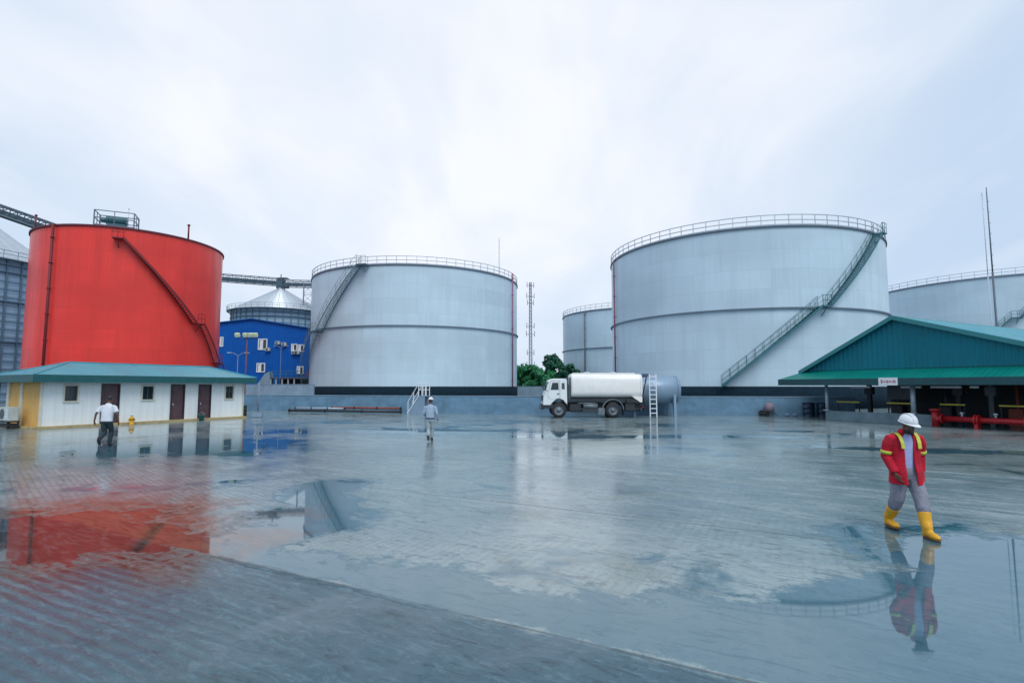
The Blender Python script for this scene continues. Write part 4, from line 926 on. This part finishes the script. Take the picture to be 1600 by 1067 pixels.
def person_front():
    root=empty('person',(0,0,0)); bpy.data.objects.remove(root)
    # local frame: +Y forward, +X his right; turned to face the camera
    mb=MB()
    HC=(0.0,.115,1.615)
    limb(mb,[(0,.0,.86,.15,.10),(0,.0,.95,.16,.105),(0,.0,1.1,.15,.10),(0,.01,1.3,.175,.11),(0,.02,1.42,.17,.09),(0,.03,1.47,.08,.07),(0,.06,1.52,.058,.06),(0,.09,1.58,.055,.06)],16)
    T=head(mb,HC,.24,.25)
    for sx,(el,wr,tp) in ((1,((.262,-.04,1.14),(.225,.10,.895),(.20,.15,.80))),(-1,((-.265,-.06,1.14),(-.25,-.03,.90),(-.235,.02,.81)))):
        limb(mb,[(sx*.19,.02,1.42,.055,.055),(sx*.23,.01,1.38,.052,.052),((sx*.23+el[0])/2,el[1]/2,1.27,.045,.045),(*el,.038,.038),((el[0]+wr[0])/2,(el[1]+wr[1])/2,(el[2]+wr[2])/2,.035,.035),(*wr,.024,.028)],12)
        hand(mb,wr,tp,sx,(-sx,.15,0))
    RL=[(.095,0,.90),(.125,-.04,.50),(.115,-.30,.12)]; LL=[(-.095,0,.90),(-.09,.18,.50),(-.055,.31,.10)]
    for q in (RL,LL): limb(mb,[(*q[0],.085,.09),(*((Vector(q[0])+Vector(q[1]))/2),.075,.08),(*q[1],.055,.058),(*((Vector(q[1])*.6+Vector(q[2])*.4)),.052,.055),(*q[2],.035,.04)],12); ellips(mb,(q[2][0],q[2][1]+.06,q[2][2]-.04),(.04,.11,.035))
    body=remesh(mb,'person',M['skin'],None,.0075)
    tag(body,'man in open red jacket and yellow rubber boots walking on wet concrete','person')
    # eyes and beard
    e=MB()
    for s_ in (-1,1):
        c=T@Vector((s_*.030,.078,.000)); ellips(e,c,(.012,.010,.009),n=8)
    e.build('eyes',mat('eye_dark',(.25,.24,.22),.2),body)
    bd=MB(); 
    for p,r in (((0,.058,-.095),(.040,.034,.030)),((.038,.045,-.075),(.024,.034,.034)),((-.038,.045,-.075),(.024,.034,.034)),((0,.088,-.042),(.024,.010,.006))):
        c=T@Vector(p); ellips(bd,c,r,n=10)
    bd.build('beard',M['black'],body)
    # helmet
    h=MB(); rg=[]; n=28
    for j in range(0,10):
        th=(pi/2)*j/9; rg.append([T@Vector((.108*math.cos(th)*math.cos(2*pi*k/n),-.005+.135*math.cos(th)*math.sin(2*pi*k/n),.048+.125*math.sin(th)+.0)) for k in range(n)]) if j<9 else None
    h.rings(rg)
    for k in (-1,0,1):
        h.path([tuple(T@Vector((k*.03,-.005+.128*math.cos(a),.05+.126*math.sin(a)))) for a in [pi*q/12 for q in range(1,12)]],.008,6)
    bo=h.build('hard_hat',M['white'],body,label='white hard hat')
    br=MB(); out_=[]; inn=[]
    for k in range(n):
        a=2*pi*k/n; f=max(0,math.sin(a)); ox=.116*math.cos(a); oy=-.005+(.142+.055*f**2)*math.sin(a); dz=-.016*f
        out_.append((ox,oy,.046+dz)); inn.append((.100*math.cos(a),-.005+.125*math.sin(a),.052))
    br.rings([[T@Vector(p) for p in inn],[T@Vector(p) for p in out_],[T@(Vector(p)-Vector((0,0,.008))) for p in out_],[T@(Vector(p)-Vector((0,0,.012))) for p in inn]],False,False)
    br.build('brim',M['white'],bo)
    # shirt
    sh=MB(); limb(sh,[(0,.0,.82,.165,.118),(0,.0,1.0,.165,.118),(0,.01,1.2,.170,.120),(0,.015,1.36,.175,.112),(0,.025,1.44,.12,.09),(0,.045,1.50,.070,.075)],20)
    sh.build('shirt',mat('shirt_lavender',(.34,.40,.66),.8,var=.12,nscale=12),body)
    # trousers
    tr=MB()
    limb(tr,[(0,.0,.80,.155,.12),(0,.0,.88,.170,.13),(0,.0,.98,.165,.122)],16)
    for q in (RL,LL):
        A,B,C=map(Vector,q); limb(tr,[(*A,.108,.125),(*(A*.7+B*.3),.112,.122),(*(A*.35+B*.65),.104,.110),(*B,.098,.100),(*(B*.75+C*.25),.096,.098),(*(B*.55+C*.45),.072,.078)],14)
    tro=remesh(tr,'trousers',mat('trousers_grey',(.23,.24,.30),.85,var=.25,nscale=6,bump=.9,dirt=.35,dirtcol=(.09,.08,.08)),body,.011)
    # jacket: thick C-shaped shell with the front open, plus sleeves
    jk=MB(); rows=[(0,.01,.73,.238,.205),(0,.01,.90,.232,.185),(0,.0,1.05,.218,.155),(0,.005,1.20,.215,.150),(0,.01,1.34,.215,.140),(0,.01,1.42,.195,.120),(0,.03,1.475,.11,.095),(0,.045,1.515,.085,.085)]
    rg=[]; n=30
    for i,(cx,cy,z,rx,ry) in enumerate(rows):
        op=R_(17 if i<4 else 17+ (i-3)*4); sh_=R_(-6); o_=[]; q_=[]
        for k in range(n+1):
            a=pi/2+sh_+op+(2*pi-2*op)*k/n; wv=1+.03*math.sin(a*7+i*1.3)*(1 if i<4 else .3)
            o_.append((cx+rx*wv*math.cos(a),cy+ry*wv*math.sin(a),z)); q_.append((cx+(rx-.024)*math.cos(a),cy+(ry-.024)*math.sin(a),z))
        rg.append(o_+q_[::-1])
    jk.rings(rg)
    for sx,(el,wr) in ((1,((.266,-.04,1.14),(.225,.10,.90))),(-1,((-.268,-.06,1.14),(-.25,-.03,.905)))):
        E_=Vector(el); W_=Vector(wr)
        limb(jk,[(sx*.15,.01,1.425,.06,.075),(sx*.21,.01,1.405,.075,.078),(sx*.245,0,1.33,.074,.078),((sx*.25+el[0])/2,el[1]/2,1.24,.068,.072),(*E_,.064,.068),(*((E_+W_)/2),.060,.062),(*W_,.052,.056)],16)
    jko=remesh(jk,'jacket',mat('jacket_red',(.50,.002,.024),.85,var=.25,nscale=7,bump=1.0,dirt=.12,dirtcol=(.12,.005,.01)),body,.0095)
    # collar and reflective strips
    cl=MB(); n=20; o_=[];
    rgc=[]
    for z,rx,ry in ((1.47,.118,.102),(1.55,.088,.092)):
        c1=[];c2=[]
        for k in range(n+1):
            a=pi/2-R_(6)+R_(38)+(2*pi-R_(76))*k/n; c1.append((rx*math.cos(a),.045+ry*math.sin(a),z)); c2.append(((rx-.012)*math.cos(a),.045+(ry-.012)*math.sin(a),z))
        rgc.append(c1+c2[::-1])
    cl.rings(rgc); cl.build('collar',MATS['jacket_red'],jko)
    yl=mat('hi_vis_yellow',(.50,.54,.06),.4,var=.1)
    for sx in (-1,1):
        s_=MB(); pts=[(sx*.150,-.118,1.28),(sx*.148,-.085,1.42),(sx*.140,-.03,1.482),(sx*.135,.05,1.488),(sx*.128,.115,1.435),(sx*.122,.153,1.35),(sx*.120,.164,1.27)]
        rr=[]
        for i,p in enumerate(pts):
            P=Vector(p); w_=.026; nrm=Vector((0,P.y,(P.z-1.25))).normalized()*.010
            rr.append([P+Vector((-w_,0,0)),P+Vector((w_,0,0)),P+Vector((w_,0,0))+nrm,P+Vector((-w_,0,0))+nrm])
        s_.rings(rr,True,False); s_.build('shoulder_strip',yl,jko)
    for sx,a,b,r in ((1,(.254,-.020,1.225),(.260,-.030,1.175),.077),(-1,(-.257,-.030,1.225),(-.263,-.042,1.175),.077)): 
        s_=MB(); limb(s_,[(*a,r,r+.002),(*b,r-.002,r)],20); s_.build('sleeve_strip',yl,jko)
    # boots
    for q,nm,st_ in ((RL,'r',.02),(LL,'l',.10)):
        A=Vector(q[1]); C=Vector(q[2]); bt=MB(); top=A*.36+C*.64 if nm=='r' else A*.66+C*.34
        top=A*(.62 if nm=='l' else .58)+C*(.38 if nm=='l' else .42)
        gz=0.0 if nm=='l' else .015
        limb(bt,[(*top,.088,.092),(*(top*.5+C*.5),.080,.084),(C.x,C.y,.15+gz,.066,.078),(C.x,C.y+.01,.06+gz,.052,.075)],16)
        ellips(bt,(C.x,C.y+.05,.075+gz),(.052,.12,.055),-.25); ellips(bt,(C.x,C.y+.14,.058+gz),(.056,.10,.046),-.08); ellips(bt,(C.x,C.y-.02,.055+gz),(.05,.075,.05))
        b_=remesh(bt,'boot',mat('boot_yellow',(.72,.36,.010),.3,var=.12,dirt=.45,nscale=6,dirtcol=(.22,.13,.03)),body,.010)
        so_=MB(); n=20; pr=[]
        for k in range(n):
            a=2*pi*k/n; wd=.056+.008*math.sin(a); pr.append((C.x+wd*math.cos(a),C.y+.075+.165*math.sin(a)))
        so_.rings([[(x,y,z+gz) for x,y in pr] for z in (0,.030)]); so_.build('sole',mat('sole_brown',(.10,.05,.02),.7),b_)
    body.location=(6.03,8.37,0); body.rotation_euler=(0,0,pi+R_(-3))
    return body
person_front()
def person_away(loc,rz,label,scale,kind):
    mb=MB(); lean=.10 if kind=='shirt' else .03
    def S(x,y,z): return (x,y+lean*max(0,z-.9)*1.2,z)
    limb(mb,[(*S(0,0,.86),.15,.10),(*S(0,0,1.0),.15,.10),(*S(0,0,1.2),.16,.11),(*S(0,0,1.38),.17,.09),(*S(0,0,1.46),.075,.07),(*S(0,.02,1.54),.055,.06)],14)
    T=head(mb,S(0,.05,1.63),.25 if kind=='shirt' else .3)
    if kind=='shirt': arms=[(.33,-.02,1.12,.35,.07,.86),(-.34,-.06,1.13,-.37,-.05,.87)]
    else: arms=[(.28,-.03,1.14,.30,.08,.92),(-.27,.0,1.13,-.22,.18,1.0)]
    for (ex,ey,ez,wx,wy,wz) in arms:
        sx=1 if ex>0 else -1; el=S(ex,ey,ez); wr=S(wx,wy,wz)
        limb(mb,[(*S(sx*.17,0,1.40),.055,.05),(*S(sx*.215,0,1.36),.052,.052),(*el,.038,.038),(*wr,.026,.03)],12); hand(mb,wr,Vector(wr)+Vector((0,.03,-.1)),sx,(-sx,.1,0))
    if kind=='shirt': legs=[[(.09,0,.88),(.10,.16,.50),(.07,.10,.09)],[(-.09,0,.88),(-.06,.02,.46),(-.03,-.34,.26)]]
    else: legs=[[(.09,0,.88),(.085,.10,.49),(.04,.14,.09)],[(-.09,0,.88),(-.07,.02,.47),(-.02,-.20,.13)]]
    for q in legs: A,B,C=map(Vector,q); limb(mb,[(*A,.08,.085),(*((A+B)/2),.072,.078),(*B,.052,.055),(*((B+C)/2),.048,.052),(*C,.035,.04)],12)
    body=remesh(mb,'person',M['skin'],None,.010); tag(body,label,'person')
    if kind=='shirt': cm=mat('shirt_white_blue',(.62,.66,.72),.8,var=.1); tm=mat('trousers_dark_green',(.014,.035,.045),.8); bm_=M['black']
    else: cm=mat('coverall_grey_blue',(.30,.40,.52),.8,var=.1); tm=mat('trousers_pale_grey',(.32,.38,.42),.8,var=.25,nscale=9); bm_=mat('boot_dark',(.03,.035,.03),.6)
    s_=MB(); wd=1.12 if kind=='shirt' else 1.05
    limb(s_,[(*S(0,0,.86),.175*wd,.13),(*S(0,0,1.0),.17*wd,.125),(*S(0,0,1.2),.18*wd,.13),(*S(0,0,1.36),.185,.115),(*S(0,0,1.44),.13,.09),(*S(0,.01,1.49),.075,.075)],18)
    for (ex,ey,ez,wx,wy,wz) in arms:
        sx=1 if ex>0 else -1; el=Vector(S(ex,ey,ez)); sh=Vector(S(sx*.215,0,1.36)); wr=Vector(S(wx,wy,wz)); e2=sh*.25+el*.75 if kind=='shirt' else wr
        p=[(*S(sx*.14,0,1.40),.06,.075),(*sh,.073,.075)]
        p+= [(*e2,.078,.08)] if kind=='shirt' else [(*el,.058,.06),(*wr,.045,.048)]
        limb(s_,p,14)
    remesh(s_,'shirt',cm,body,.012)
    t_=MB(); limb(t_,[(0,0,.80,.15,.115),(0,0,.93,.165,.125)],14)
    for q in legs: A,B,C=map(Vector,q); limb(t_,[(*A,.10,.11),(*(A*.5+B*.5),.09,.098),(*B,.075,.08),(*(B*.5+C*.5),.072,.078),(*(B*.12+C*.88),.07,.074)],12)
    remesh(t_,'trousers',tm,body,.013)
    for q in legs:
        A,B,C=map(Vector,q); up=C.z>.2; b_=MB(); 
        dz=C.z-.09
        if up: ellips(b_,(C.x,C.y+.02,C.z-.06),(.048,.06,.14),.5)
        else: ellips(b_,(C.x,C.y+.06,.05+dz),(.048,.14,.05)); limb(b_,[(C.x,C.y,.05+dz,.05,.06),(C.x,C.y,.22+dz,.055,.06)],12)
        remesh(b_,'shoe',bm_,body,.012)
    if kind=='shirt':
        h=MB(); c=T@Vector((0,-.015,.05)); ellips(h,c,(.082,.100,.085)); h.build('hair',M['black'],body)
    else:
        h=MB(); n=24; rg=[[T@Vector((.108*math.cos(pi/2*j/9)*math.cos(2*pi*k/n),-.005+.135*math.cos(pi/2*j/9)*math.sin(2*pi*k/n),.042+.125*math.sin(pi/2*j/9))) for k in range(n)] for j in range(9)]
        h.rings(rg); h.rings([[T@Vector((r_*math.cos(2*pi*k/n),r_*1.22*math.sin(2*pi*k/n),z_)) for k in range(n)] for r_,z_ in ((.105,.05),(.128,.036),(.128,.030),(.105,.036))],True); h.build('hard_hat',M['white'],body)
        b=MB(); limb(b,[(*S(0,0,.90),.192,.138),(*S(0,0,.95),.19,.136)],18); b.build('belt',mat('belt_navy',(.02,.025,.07),.6),body)
    body.scale=(scale,)*3; body.location=loc; body.rotation_euler=(0,0,rz); return body
person_away((-15.1,20.2,0),R_(8),'man in white shirt and dark trousers walking away towards the white building',1.05,'shirt')
person_away((-3.33,22.05,0),R_(-5),'man in white hard hat and pale blue grey work clothes walking away',.99,'hat')
